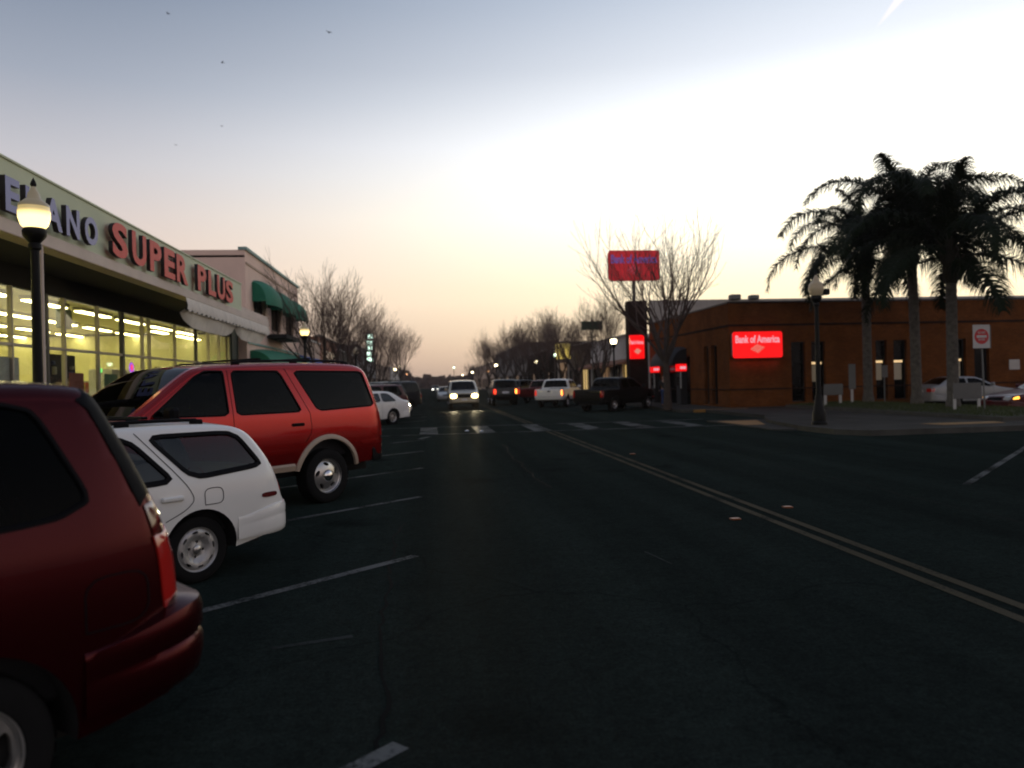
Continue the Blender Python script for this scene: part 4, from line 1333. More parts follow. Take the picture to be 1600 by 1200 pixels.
fr = swap(SUV, head='bulb_head')
fr['end_patches'] = fr['end_patches'] + [('number_plate', [(-.2, .60), (.2, .60), (.2, .72), (-.2, .72)], .10, 'plate', False, False)]
fr['front_bumper'] = (.46, .76, .08, 3.5, 'paint')
build_car('sport_utility', 'champagne SUV driving towards the camera with bright headlamps', 'suv', fr, 'paint_champagne', (3.1, 53.2), 270.0, 'traffic on the street', 'car_glass_dark',
          dict(extra=[roof_rails, head_spots]), wheel_side=1)
build_car('sedan', 'grey sedan following behind the oncoming champagne SUV', 'car', swap(SEDAN), 'paint_silver', (2.5, 78), 270.0, 'traffic on the street', 'car_glass_dark')
build_car('sedan', 'far oncoming car with white headlamps in the distance', 'car', swap(SEDAN, head='bulb_far'), 'paint_navy', (2.2, 170), 270.0, 'traffic on the street', 'car_glass_dark')
dk = swap(SUV, tail='lens_brake', tail2='lens_brake_hot', tail_side='lens_tail')
build_car('sport_utility', 'dark green SUV driving away with lit brake lamps', 'suv', dk, 'paint_darkgreen', (4.72, 57.2), 90.0, 'traffic on the street', 'car_glass_dark', dict(extra=[]))
build_car('pickup_truck', 'black pickup truck nosed in beside the bare tree on the right', 'truck', swap(PICKUP, tail='lens_red', tail_side='lens_red'), 'paint_black', (9.75, 40.1), RH - 4, GR, 'car_glass_dark', dict(), wheel_side=-1)
wt = swap(PICKUP, tail='lens_tail', tail2='lens_brake_hot')
build_car('pickup_truck', 'white pickup truck with glowing tail lamps behind the black pickup', 'truck', wt, 'paint_white', (8.9, 49.4), 66, GR, 'car_glass_dark', wheel_side=-1)
build_car('pickup_truck', 'red pickup truck half hidden beyond the white pickup', 'truck', PICKUP, 'paint_truckred', (9.2, 60.5), 52, GR, 'car_glass_dark', wheel_side=-1)
build_car('sport_utility', 'far dark SUV along the right kerb beyond the red pickup', 'suv', SUV, 'paint_navy', (9.2, 73), 50, GR, 'car_glass_dark', wheel_side=-1)
# beside the island
build_car('sedan', 'silver sedan stopped in the lane behind the palms', 'car', SEDAN, 'paint_silver', (25.2, 34.6), -2.0, 'cars on the bank driveway', 'car_glass_dark', dict(rim='seven'), wheel_side=-1)
build_car('sedan', 'dark red car with lit amber lamp at the right edge facing the silver sedan', 'car',
          dict(swap(SEDAN, head='lens_clear'), side_patches=[('turn_lamp', [(3.36, .72), (3.56, .64), (3.56, .58), (3.34, .6)], .008, 'amber_lit')]),
          'paint_darkred', (25.3, 26.6), 180.0, 'cars on the bank driveway', 'car_glass_dark')
build_car('sedan', 'silver car cut off by the right frame edge, nosed in past the stall line', 'car', SEDAN, 'paint_silver', (10.7, 10.95), 45.0, GR, 'car_glass_dark', wheel_side=1)

# ------------------------------------------------------------------ the market on the left
XF, XG = -7.3, -9.0
mk = thing('market', 'long market building with lit shop windows under a deep canopy', 'building', (XG, 10, 0))
def mkb(name, mb, mat, parent=mk, smooth=None):
    o = mb.build(name, mat, None, smooth)
    o.parent = parent; o.matrix_parent_inverse = Matrix.Identity(4)
    # vertices are in world space; move them into the parent's space
    pv = parent.location if parent.parent is None else parent.parent.location
    o.data.transform(Matrix.Translation(-Vector(pv)))
    return o


Y0, Y1 = -40.0, 36.2
fascia = mkb('sign_fascia', MB().box(XF - .35, XF, Y0, 31.4, 4.76, 5.82), 'sign_panel')
mkb('fascia_cap', MB().cbox(XF - .40, XF + .03, Y0, 31.45, 5.82, 5.87, .01), 'sign_panel', fascia)
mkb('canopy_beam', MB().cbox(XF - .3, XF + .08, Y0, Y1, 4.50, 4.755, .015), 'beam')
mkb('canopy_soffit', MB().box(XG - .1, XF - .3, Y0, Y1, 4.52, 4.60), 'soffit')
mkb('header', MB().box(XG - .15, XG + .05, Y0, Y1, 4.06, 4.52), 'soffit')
mkb('roof', MB().box(-26, XF - .35, Y0, Y1 + 1.0, 4.98, 5.1), 'roofing')
mkb('parapet', MB().box(XF - .33, XF - .1, 31.42, 36.9, 4.78, 5.0), 'beam')
mkb('end_wall', MB().box(-26, XG + .12, Y1, Y1 + 1.15, 0.15, 4.98), 'dark_green')
mkb('back_wall', MB().box(-26.2, -26, Y0, Y1, .15, 4.98), 'cream_wall')
mkb('near_wall', MB().box(-26, XG, Y0 - .2, Y0, .15, 4.98), 'cream_wall')
mkb('inner_end_wall', MB().box(-26, XG - .16, Y1 - .04, Y1 - .004, .3, 4.2), 'cream_wall')
mkb('shop_floor', MB().box(-26, XG, Y0, Y1, .12, .2), 'cream_wall')
mkb('shop_ceiling', MB().box(-26, XG - .16, Y0, Y1 - .05, 4.30, 4.36), 'cream_wall')
mkb('sill_wall', MB().box(XG - .1, XG + .06, Y0, Y1, .15, .62), 'beam')
mul = [(-39.9, .2), (-30, .06), (-20, .06), (-10, .06), (-5, .06), (0, .06), (2.4, .06), (4.2, .06), (6.0, .06), (7.8, .06), (9.6, .09), (11.4, .06), (13.2, .06), (15.0, .06), (16.5, .06), (17.75, .06), (19.3, .13), (20.2, .06), (22.15, .06), (23.85, .15), (25.45, .06),
       (26.07, .06), (28.6, .06), (31.1, .12), (32.8, .06), (34.4, .06), (36.1, .08)]
for i, (y, w) in enumerate(mul):
    mkb('mullion', MB().cbox(XG - .06, XG + .05, y - w / 2, y + w / 2, .62, 4.06, .008), 'frame_dark' if w > .1 else 'mullion')
    if i + 1 < len(mul):
        y2, w2 = mul[i + 1]
        mkb('transom', MB().cbox(XG - .05, XG + .04, y + w / 2, y2 - w2 / 2, 2.74, 2.81, .008), 'mullion')
        mkb('pane', MB().box(XG - .008, XG, y + w / 2, y2 - w2 / 2, 2.81, 4.06), 'shop_glass')
        mkb('pane', MB().box(XG - .008, XG, y + w / 2, y2 - w2 / 2, .62, 2.74), 'shop_glass')
# letters
def letters(chars, spans, z0, z1, mat, nm):
    for ch, (a, b) in zip(chars, spans):
        o = text_obj('ch' + ch, nm, mat, None, (0, 1, 0), (0, 0, 1), (XF + .15, a, z0), b - a, z1 - z0)
        o.data.transform(Matrix.Translation(-Vector(mk.location))); o.parent = fascia
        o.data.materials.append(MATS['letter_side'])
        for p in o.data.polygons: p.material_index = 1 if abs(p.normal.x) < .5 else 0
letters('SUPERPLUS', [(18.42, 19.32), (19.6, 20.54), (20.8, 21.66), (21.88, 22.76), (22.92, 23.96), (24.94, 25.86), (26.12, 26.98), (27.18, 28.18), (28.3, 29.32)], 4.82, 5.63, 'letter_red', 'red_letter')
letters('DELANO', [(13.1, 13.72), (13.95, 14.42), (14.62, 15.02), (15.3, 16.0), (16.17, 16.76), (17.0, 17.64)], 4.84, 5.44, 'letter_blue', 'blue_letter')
# ceiling tubes
for r_, x in enumerate((-10.6, -13.0, -15.4, -17.8, -20.2, -22.6)):
    y = 3.0
    while y < 35.5:
        if not (24 < y < 27 and r_ > 2):
            fx = mkb('ceiling_light', MB().cbox(x - .15, x + .15, y, y + 2.3, 4.20, 4.298, .02), 'frame_light')
            mkb('tube', MB().cbox(x - .11, x + .11, y + .05, y + 2.25, 4.165, 4.198, .01), 'tube_light', fx)
        y += 3.1
# bright strip just inside the end windows
for y in (28.9, 31.4, 33.0):
    fx = mkb('ceiling_light', MB().cbox(-10.0, -9.7, y, y + 1.5, 3.86, 3.95, .02), 'frame_light')
    mkb('tube', MB().cbox(-9.96, -9.74, y + .05, y + 1.45, 3.825, 3.858, .01), 'tube_light', fx)
# shop goods: gondola shelves, each a thing with shelves and stock
rs = random.Random(11)
goods = []
for i, c_ in enumerate([(.25, .04, .03), (.05, .14, .06), (.30, .22, .05), (.05, .08, .22), (.4, .38, .32), (.12, .07, .04)]): M('goods%d' % i, c_, .6, var=.2, vs=6); goods.append('goods%d' % i)
M('gondola', (.35, .34, .32), .6)
shelf_lab = ['shelf unit behind the market glass nearest the camera', 'shelf unit behind the lamp post in the market', 'shelf unit behind the green hanging sign', 'shelf unit behind the yellow poster',
             'shelf unit by the end window of the market', 'second row shelf nearest the camera in the market', 'second row shelf behind the neon sign', 'second row shelf near the middle of the market', 'second row shelf at the far end of the market']
for i, (x, y) in enumerate([(-12.2, 12.5), (-12.2, 17.0), (-12.4, 21.0), (-12.0, 25.8), (-12.0, 30.2), (-15.5, 15), (-15.5, 20), (-15.5, 26), (-15.5, 31)]):
    t = thing('shop_shelf', shelf_lab[i], 'shelf', (x, y, .2), 0, 'shelves inside the market')
    mb = MB().box(-.03, .03, 0, 3.2, 0, 1.9)
    for z in (.1, .55, 1.0, 1.45): mb.box(-.45, .45, 0, 3.2, z, z + .03)
    mb.build('frame', 'gondola', t)
    for z in (.13, .58, 1.03, 1.48):
        y_ = .05
        while y_ < 3.0:
            w = rs.uniform(.15, .4); h_ = rs.uniform(.2, .36)
            MB().box(.06, .42, y_, y_ + w, z, z + h_).build('goods', rs.choice(goods), t); y_ += w + .03
tag(MB().cbox(-9.35, -9.2, 20.55, 21.15, 3.35, 3.85, .02).build('hanging_sign', 'sign_green'), 'small green sign hanging behind the market glass', 'sign')
nn = thing('neon_sign', 'round red and violet neon sign in the market window', 'neon sign', (-9.06, 24.62, 2.42)); nn.scale = (1.3, 1.3, 1.3)
MB().lathe([(.10, 0), (.13, .02), (.10, .04)], 20, axis='x').build('outer_ring', 'neon_violet', nn, 40)
MB().lathe([(.001, 0), (.085, .0), (.085, .03), (.001, .03)], 20, axis='x').build('core', 'neon_red', nn, 40)
tag(MB().lathe([(.001, 0), (.06, 0), (.06, .03), (.001, .03)], 14, (-9.12, 22.6, 2.30), axis='x').build('indicator_light', 'neon_green'), 'small green light in the market window', 'light')
# window display with a dark back board and bright trinkets
wd = thing('window_display', 'dark window display with small bright trinkets in the market', 'display', (-9.55, 20.4, .2))
MB().box(-.06, .0, 0, 1.65, .3, 2.5).build('back_board', 'awning_dark', wd)
MB().cbox(.0, .4, .05, 1.6, .3, .9, .02).build('plinth', 'gondola', wd)
for i in range(16):
    y, z = rs.uniform(.1, 1.5), rs.uniform(.95, 2.3); w = rs.uniform(.05, .13)
    MB().cbox(.005, .1, y, y + w, z, z + w * rs.uniform(.8, 1.8), .015).build('trinket', rs.choice(goods + ['sign_white']), wd)
for i, (y, lab) in enumerate(((26.3, 'white fridge cabinet nearest the neon sign in the market'), (27.9, 'white fridge cabinet next to the far one in the market'), (29.4, 'white fridge cabinet farthest along in the market'))):
    t = thing('fridge_cabinet', lab, 'fridge', (-11.0, y, .2), 0, 'fridges in the market')
    MB().cbox(0, .75, 0, 1.3, 0, 2.25, .04).build('cabinet', 'sign_white', t); MB().cbox(.752, .78, .08, 1.22, .3, 1.85, .01).build('door', 'window_dark', t)
    MB().cbox(.78, .80, .1, .14, .8, 1.4, .008).build('handle', 'chrome', t)
# posters taped inside the lower panes
for i, (y, z, w, h_, m_) in enumerate([(17.0, 1.2, 1.1, 1.3, 'sign_white'), (20.5, 1.0, .8, 1.2, 'goods0'), (22.6, .9, .9, 1.3, 'goods1'), (26.6, 1.5, 1.2, 1.0, 'goods2'), (31.5, 1.6, .9, .9, 'goods4')]):
    lab = ['pale', 'red', 'green', 'yellow', 'cream'][i] + ' poster taped inside a market window'
    tag(MB().box(XG - .03, XG - .018, y, y + w, z, z + h_).build('poster', m_), lab, 'poster')
# folded awning under the canopy
aw = thing('cloth_awning', 'sagging off-white cloth awning hanging under the market canopy', 'awning', (XF, 24, 4.4))
va = MB(); n = 160
for i in range(n + 1):
    y = 24.0 + 11.9 * i / n; dx = .022 * math.sin(i * 1.9) + .008 * math.sin(i * .73)
    va.v += [(XF + .10 + dx * .2, y, 4.49), (XF + .16 + dx, y, 4.25), (XF + .14 + dx * 1.3, y, 4.10 + .03 * math.cos(i * .95))]
for i in range(n): va.f += [(3 * i, 3 * i + 1, 3 * i + 4, 3 * i + 3), (3 * i + 1, 3 * i + 2, 3 * i + 5, 3 * i + 4)]
mkb('valance', va, 'canvas', aw, 60)
for (ya, yb) in ((24.05, 30.6), (30.7, 35.9)):
    cl = MB(); n, m_ = 60, 7
    for i in range(n + 1):
        u = i / n; y = ya + (yb - ya) * u
        drop = .40 * (1 - abs(2 * u - 1) ** 5) + .10
        for j in range(m_):
            v = j / (m_ - 1)
            cl.v.append((XF + .05 - .16 * v + .012 * math.sin(u * 46 + v * 2) * v + .02 * math.sin(v * 3.1) * math.sin(u * 13), y, 4.14 - drop * v))
    for i in range(n):
        for j in range(m_ - 1): a = i * m_ + j; cl.f.append((a, a + 1, a + m_ + 1, a + m_))
    mkb('cloth', cl, 'canvas', aw, 60)
    mkb('awning_bar', MB().tube([(XF + .08, ya, 4.13), (XF + .08, yb, 4.13)], .022, 8), 'frame_dark', aw, 40)
tag(MB().tube([(XF + .02, 15.5, .15), (XF + .02, 15.5, 4.5)], .04, 10).build('canopy_post', 'beam', smooth=40), 'thin pale post holding up the market canopy', 'post')

# ------------------------------------------------------------------ buildings
def wall_mesh(u0, u1, h, ops, depth, mp):
    """a facade with real openings; mp(u, v, d) maps to world, d into the building"""
    us = sorted({u0, u1, *[o[0] for o in ops], *[o[1] for o in ops]}); vs = sorted({0.0, h, *[o[2] for o in ops], *[o[3] for o in ops]})
    mb = MB()
    inside = lambda a, b: any(o[0] < a < o[1] and o[2] < b < o[3] for o in ops)
    for i in range(len(us) - 1):
        for j in range(len(vs) - 1):
            if inside((us[i] + us[i + 1]) / 2, (vs[j] + vs[j + 1]) / 2): continue
            mb.add([mp(us[i], vs[j], 0), mp(us[i + 1], vs[j], 0), mp(us[i + 1], vs[j + 1], 0), mp(us[i], vs[j + 1], 0)], [(0, 1, 2, 3)])
    for (a, b, c_, d_, *_) in ops:
        q = [(a, c_), (b, c_), (b, d_), (a, d_)]
        for k in range(4):
            p0, p1 = q[k], q[(k + 1) % 4]
            mb.add([mp(*p0, 0), mp(*p1, 0), mp(*p1, depth), mp(*p0, depth)], [(0, 1, 2, 3)])
    return mb


def box_mb(mp, u0, u1, v0, v1, d0, d1):
    mb = MB(); pts = [mp(u, v, d_) for d_ in (d0, d1) for (u, v) in ((u0, v0), (u1, v0), (u1, v1), (u0, v1))]
    return mb.add(pts, [(0, 1, 2, 3), (4, 5, 6, 7), (0, 1, 5, 4), (1, 2, 6, 5), (2, 3, 7, 6), (3, 0, 4, 7)])


def building(name, label, X, Y0, Y1, h, wall, ops, deep=16, roof='roofing', cap=None, frame='frame_dark', plinth=None):
    sg = 1 if X > 0 else -1
    T = thing(name, label, 'building', (X, Y0, .12))
    mp = lambda u, v, d_: (sg * d_, u, v)
    ln = Y1 - Y0
    mb = wall_mesh(0, ln, h, ops, .22, mp)
    mb.add([mp(0, 0, 0), mp(0, h, 0), mp(0, h, deep), mp(0, 0, deep)], [(0, 1, 2, 3)])
    mb.add([mp(ln, 0, 0), mp(ln, h, 0), mp(ln, h, deep), mp(ln, 0, deep)], [(0, 1, 2, 3)])
    mb.build('wall', wall, T)
    box_mb(mp, .0, ln, h - .35, h - .25, .02, deep).build('roof', roof, T)
    if cap: box_mb(mp, -.05, ln + .05, h, h + .14, -.10, .3).build('cornice', cap, T)
    for (a, b, c_, d_, mt) in ops:
        p = box_mb(mp, a, b, c_, d_, .20, .23).build('window', mt, T)
        f = MB()
        w = .06
        for (q0, q1, r0, r1) in ((a, b, c_, c_ + w), (a, b, d_ - w, d_), (a, a + w, c_ + w, d_ - w), (b - w, b, c_ + w, d_ - w)):
            bm_ = box_mb(mp, q0, q1, r0, r1, .14, .199); f.add(bm_.v, bm_.f)
        nm = int((b - a) / 1.4)
        for k in range(1, nm + 1):
            u = a + (b - a) * k / (nm + 1); bm_ = box_mb(mp, u - .03, u + .03, c_ + w, d_ - w, .15, .199); f.add(bm_.v, bm_.f)
        f.build('window_frame', frame, p)
    return T, mp


def dome_awning(name, T, mp, u0, u1, z0, z1, depth, mat):
    mb = MB(); n, m_ = 10, 9
    for i in range(n + 1):
        a = math.pi / 2 * i / n
        for j in range(m_):
            t = -1 + 2 * j / (m_ - 1)
            e = (1 - abs(t) ** 3 * .35)
            mb.v.append(mp(u0 + (u1 - u0) * (j / (m_ - 1)), z0 + (z1 - z0) * math.cos(a) * (1 - .18 * abs(t) ** 4), -.01 - depth * math.sin(a) * e))
    for i in range(n):
        for j in range(m_ - 1): q = i * m_ + j; mb.f.append((q, q + 1, q + m_ + 1, q + m_))
    for j in (0, m_ - 1):
        k = len(mb.v); mb.v.append(mp(u0 if j == 0 else u1, z0, -.01))
        mb.f += [(k, i * m_ + j, (i + 1) * m_ + j) for i in range(n)]
    # short valance
    k = len(mb.v)
    for j in range(m_):
        v = mb.v[n * m_ + j]; mb.v.append((v[0], v[1], v[2] - .16))
    mb.f += [(n * m_ + j, n * m_ + j + 1, k + j + 1, k + j) for j in range(m_ - 1)]
    return mb.build(name, mat, T, smooth=50)


def slope_awning(name, T, mp, u0, u1, z0, z1, depth, mat):
    mb = MB()
    A = [mp(u0, z1, -.01), mp(u1, z1, -.01), mp(u1, z0, -depth), mp(u0, z0, -depth), mp(u1, z0 - .2, -depth), mp(u0, z0 - .2, -depth), mp(u0, z0, -.01), mp(u1, z0, -.01)]
    mb.add(A, [(0, 1, 2, 3), (3, 2, 4, 5), (0, 3, 6), (1, 2, 7)])
    return mb.build(name, mat, T)


D = 'window_dark'
pk, mp = building('corner_shop', 'pink two-storey shop with three green dome awnings upstairs', -8.5, 37.45, 52.2, 8.15, 'pink_stucco',
                  [(1.6, 4.2, 4.75, 6.3, D), (5.9, 8.4, 4.75, 6.3, D), (10.2, 12.8, 4.75, 6.3, D), (1.2, 5.4, .3, 2.7, D), (6.2, 8.0, .05, 2.6, D), (8.8, 13.4, .3, 2.7, 'shop_lit_dim')],
                  cap='teal_trim')
for u in (1.3, 5.65, 9.95): dome_awning('green_awning', pk, mp, u, u + 3.5, 5.85, 7.0, 1.0, 'awning_green')
box_mb(mp, .1, 14.6, 3.72, 3.82, -.06, .0).build('ledge', 'teal_trim', pk)
box_mb(mp, .1, 14.6, 7.5, 7.6, -.04, .0).build('ledge', 'tan_stucco', pk)
box_mb(mp, 4.6, 9.0, 4.25, 4.45, -1.0, .0).build('marquee', 'awning_dark', pk)
dome_awning('long_green_awning', pk, mp, .6, 13.4, 2.55, 3.6, 1.6, 'awning_green')

def shopfront_ops(ln, n, mats, top=2.8, upper=None):
    ops = []; w = ln / n
    for i in range(n): ops.append((i * w + .35, (i + 1) * w - .35, .3, top, mats[i % len(mats)]))
    if upper:
        z0, z1, m_ = upper
        for i in range(m_):
            w2 = ln / m_; ops.append((i * w2 + w2 * .28, i * w2 + w2 * .72, z0, z1, D))
    return ops


b2, mp2 = building('blue_awning_shop', 'low tan shop with a blue slanted awning beside the pink shop', -8.5, 52.3, 62, 4.9, 'tan_stucco', shopfront_ops(9.7, 3, [D, 'shop_lit_dim', D]), cap='frame_light')
slope_awning('blue_awning', b2, mp2, -.0, 9.6, 2.85, 3.75, 1.5, 'awning_blue')
b3, mp3 = building('orange_shop', 'orange stuccoed shop with a dark canopy behind bare trees', -8.6, 62.1, 74, 5.6, 'orange_stucco', shopfront_ops(11.9, 3, [D, 'shop_lit_dim', D]), cap='frame_light')
box_mb(mp3, .3, 11.6, 3.0, 3.25, -1.6, .0).build('canopy', 'awning_dark', b3)
box_mb(mp3, 2, 9, 3.7, 4.6, -.14, .0).build('sign_board', 'shop_lit_dim', b3)
b4, mp4 = building('brown_shop', 'brown shop with a white and green upright neon sign', -8.4, 74.1, 92, 5.0, 'brown_stucco', shopfront_ops(17.9, 4, ['shop_lit_dim', D, D, 'shop_lit_dim']), cap='frame_light')
box_mb(mp4, .3, 17.4, 2.95, 3.2, -1.7, .0).build('canopy', 'awning_dark', b4)
b5, mp5 = building('grey_hall', 'long grey hall with upper windows far down the left side', -8.6, 92.1, 128, 6.6, 'grey_stucco', shopfront_ops(35.9, 7, [D, D, 'shop_lit_dim'], upper=(4.2, 5.6, 9)), cap='frame_light')
b6, mp6 = building('tan_block', 'tan block beyond the grey hall on the left', -8.8, 128.1, 176, 5.2, 'tan_stucco', shopfront_ops(47.9, 9, [D, D, D, 'shop_lit_dim']), cap='frame_light')
b7, mp7 = building('white_block', 'pale block at the far end of the left side', -8.8, 180, 250, 5.8, 'white_stucco', shopfront_ops(69, 12, [D, D, D, 'shop_lit_dim']), cap='frame_light')

# upright neon sign hung on the brown shop
ns = thing('upright_sign', 'upright green and white lit sign over the left pavement', 'sign', (-6.4, 86.5, 4.2))
MB().cbox(-.45, .45, -.12, .12, 0, 3.4, .03).build('sign_box', 'neon_dark', ns)
MB().box(-2.2, -.45, -.04, .04, 2.4, 2.5).build('bracket', 'metal_grey', ns)
for z in (.25, .85, 1.5, 2.1, 2.75): MB().cbox(-.3, .3, -.16, -.121, z, z + .42, .012).build('lit_letter', 'neon_white', ns)

# right side beyond the bank
r2, q2 = building('white_shop', 'low white shop with lit windows next to the brick building', 15.4, 56.5, 72, 5.0, 'white_stucco', shopfront_ops(15.5, 4, ['shop_lit', D, 'shop_lit_dim', D]), cap='frame_light')
slope_awning('shop_awning', r2, q2, .2, 15.3, 2.75, 3.2, 1.4, 'orange_stucco')
r3, q3 = building('yellow_sign_shop', 'dark brown shop with a tall yellow lit sign', 15.2, 72.1, 92, 5.2, 'brown_stucco', shopfront_ops(19.9, 5, ['shop_lit', D, D, 'shop_lit_dim', D]), cap='frame_light')
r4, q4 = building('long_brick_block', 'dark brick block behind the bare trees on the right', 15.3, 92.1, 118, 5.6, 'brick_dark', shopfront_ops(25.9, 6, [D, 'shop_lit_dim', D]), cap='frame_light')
r5, q5 = building('tall_grey_block', 'tall grey two-storey block far down the right side', 15.2, 118.1, 175, 7.8, 'grey_stucco', shopfront_ops(56.9, 10, [D, D, 'shop_lit_dim'], upper=(4.4, 6.2, 14)), cap='frame_light')
r6, q6 = building('far_tan_block', 'low tan block at the far end of the right side', 15.4, 180, 262, 6.5, 'tan_stucco', shopfront_ops(82, 14, [D, D, D, 'shop_lit_dim']), cap='frame_light')
ys = thing('yellow_sign', 'tall yellow lit sign over the right pavement', 'sign', (13.9, 78.5, 2.7))
MB().cbox(-.75, .75, -.12, .12, 1.3, 2.9, .03).build('sign_box', 'yellow_lit', ys)
MB().box(-.6, -.45, -.08, .08, -2.6, 1.3).build('post', 'frame_light', ys); MB().box(.45, .6, -.08, .08, -2.6, 1.3).build('post', 'frame_light', ys)
MB().box(-.35, .35, -.06, .06, .1, .9).build('lower_panel', 'shop_lit_dim', ys)

# ------------------------------------------------------------------ the brick bank
BX, BY, BH = 15.1, 37.35, 5.32
bk = thing('bank_building', 'single-storey brown brick building with tall slit windows', 'building', (BX, BY, .1))
mpa = lambda u, v, d_: (u, d_, v)               # face towards the camera
mpb = lambda u, v, d_: (d_, u, v)               # face on the street
rel = lambda x: x - BX
fo = []
for (a, b, mt) in [(18.38, 19.14, D), (19.46, 20.22, D), (22.94, 23.56, D), (23.92, 24.66, D), (27.4, 27.95, D), (28.4, 29.25, D), (33, 33.7, D), (34.1, 34.8, D)]:
    fo.append((rel(a), rel(b), .25, 3.3, mt))
wb_ = wall_mesh(0, 40, BH, fo, .3, mpa)
so = [(39.0 - BY, 39.85 - BY, .15, 3.3, D), (40.25 - BY, 40.95 - BY, .15, 3.3, D), (43.2 - BY, 48.6 - BY, 0.0, 2.9, D)]
wb2 = wall_mesh(0, 14.0, BH, so, .3, mpb)
wb_.add(wb2.v, wb2.f)
wb_.add([(0, 14, 0), (40, 14, 0), (40, 14, BH), (0, 14, BH)], [(0, 1, 2, 3)])
wb_.add([(40, 0, 0), (40, 14, 0), (40, 14, BH), (40, 0, BH)], [(0, 1, 2, 3)])
wb_.build('wall', 'brick', bk)
for mp_, ops in ((mpa, fo), (mpb, so)):
    for (a, b, c_, d_, mt) in ops:
        p = box_mb(mp_, a, b, c_, d_, .27, .31).build('window', mt, bk)
        f = MB()
        for (q0, q1, r0, r1) in ((a, b, c_, c_ + .05), (a, b, d_ - .05, d_), (a, a + .05, c_ + .05, d_ - .05), (b - .05, b, c_ + .05, d_ - .05)):
            bm_ = box_mb(mp_, q0, q1, r0, r1, .20, .268); f.add(bm_.v, bm_.f)
        f.build('window_frame', 'frame_dark', p)
        if mp_ is mpa and abs(a - rel(18.38)) > .1 and abs(a - rel(28.4)) > .1:     # a ceiling lamp glows behind the glass
            box_mb(mpa, a + .10, b - .10, 2.14, 2.26, .255, .266).build('lit_fitting', 'bank_lamp', p)
            box_mb(mpa, a + .10, b - .16, 1.25, 2.10, .260, .266).build('lit_blind', 'bank_glow', p)
# soldier courses and cap
for (z0, z1, of) in ((4.14, 4.24, .035), (.92, .98, .03)):
    box_mb(mpa, -of, 40, z0, z1, -of, -.002).build('brick_course', 'brick_dark', bk); box_mb(mpb, 0, 14, z0, z1, -of, -.002).build('brick_course', 'brick_dark', bk)
box_mb(mpa, -.06, 40, BH, BH + .07, -.06, .3).build('coping', 'frame_dark', bk); box_mb(mpb, .3, 14.0, BH, BH + .07, -.06, .3).build('coping', 'frame_dark', bk)
MB().box(.1, 40, .3, 13.8, BH - .4, BH - .3).build('roof', 'roofing', bk)
MB().box(.0, 40, 13.6, 13.9, BH - .3, 6.95).build('upper_parapet', 'pale_parapet', bk)
for (x, y, z, w, h_) in ((5.6, 13.2, 6.9, .7, .35), (7.0, 13.2, 6.9, .6, .3), (16.5, 3.4, 5.0, 1.1, .75), (24.5, 3.5, 5.0, 1.4, .6), (20.4, 3.2, 5.0, 1.0, .8)):
    MB().cbox(x, x + w, y, y + .6, z, z + h_, .05).build('roof_vent', 'metal_grey', bk)
# entrance: dark dome canopy, recessed
dome_awning('entrance_awning', bk, mpb, 6.4, 10.6, 2.5, 3.5, 1.3, 'awning_dark')
# fin wall
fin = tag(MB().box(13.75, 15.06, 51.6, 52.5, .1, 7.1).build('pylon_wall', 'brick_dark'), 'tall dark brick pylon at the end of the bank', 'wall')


def bank_sign(T, w, h, y0, lit, text_m, logo_m, logo_m2, face_m, box_m, hide_logo=False):
    """sign box facing -Y with its lower left corner at the thing's origin"""
    MB().cbox(.0, w, y0 + .03, y0 + .35, .0, h, .10 * h).build('sign_box', box_m, T)
    cr_ = [(0, 0), (w, 0), (w, h), (0, h)]; rc = .1 * h; rp = []
    for k_, (cx_, cz_) in enumerate([(w - rc, rc), (w - rc, h - rc), (rc, h - rc), (rc, rc)]):
        for i_ in range(7):
            a_ = -math.pi / 2 + k_ * math.pi / 2 + math.pi / 2 * i_ / 6; rp.append((cx_ + rc * math.cos(a_), cz_ + rc * math.sin(a_)))
    fb = MB(); n_ = len(rp); fb.add([(x, y0, z) for x, z in rp] + [(x, y0 + .029, z) for x, z in rp], [tuple(range(n_)), tuple(range(2 * n_ - 1, n_ - 1, -1))] + [(i_, (i_ + 1) % n_, n_ + (i_ + 1) % n_, n_ + i_) for i_ in range(n_)])
    fb.build('face', face_m, T)
    text_obj('bank', 'lettering', text_m, T, (1, 0, 0), (0, 0, 1), (w * .055, y0 - .006, h * .57), w * .89, h * .29)
    a, b = w * .36, w * .64
    cx = w * .5
    flag = [(cx - w * .15, h * .33), (cx - w * .01, h * .52), (cx + w * .15, h * .40), (cx + w * .01, h * .17)]
    P0, P1, P2, P3 = [Vector((x, y0 - .006, z)) for x, z in flag]
    for k in range(6):
        t0_, t1_ = k / 6 + .01, (k + 1) / 6 - .035
        l0, l1 = P0.lerp(P3, t0_), P0.lerp(P3, t1_); r0_, r1_ = P1.lerp(P2, t0_), P1.lerp(P2, t1_)
        MB().add([tuple(l0), tuple(l1), tuple(r1_), tuple(r0_)], [(0, 1, 2, 3)]).build('logo_stripe', logo_m if k % 2 == 0 else logo_m2, T)


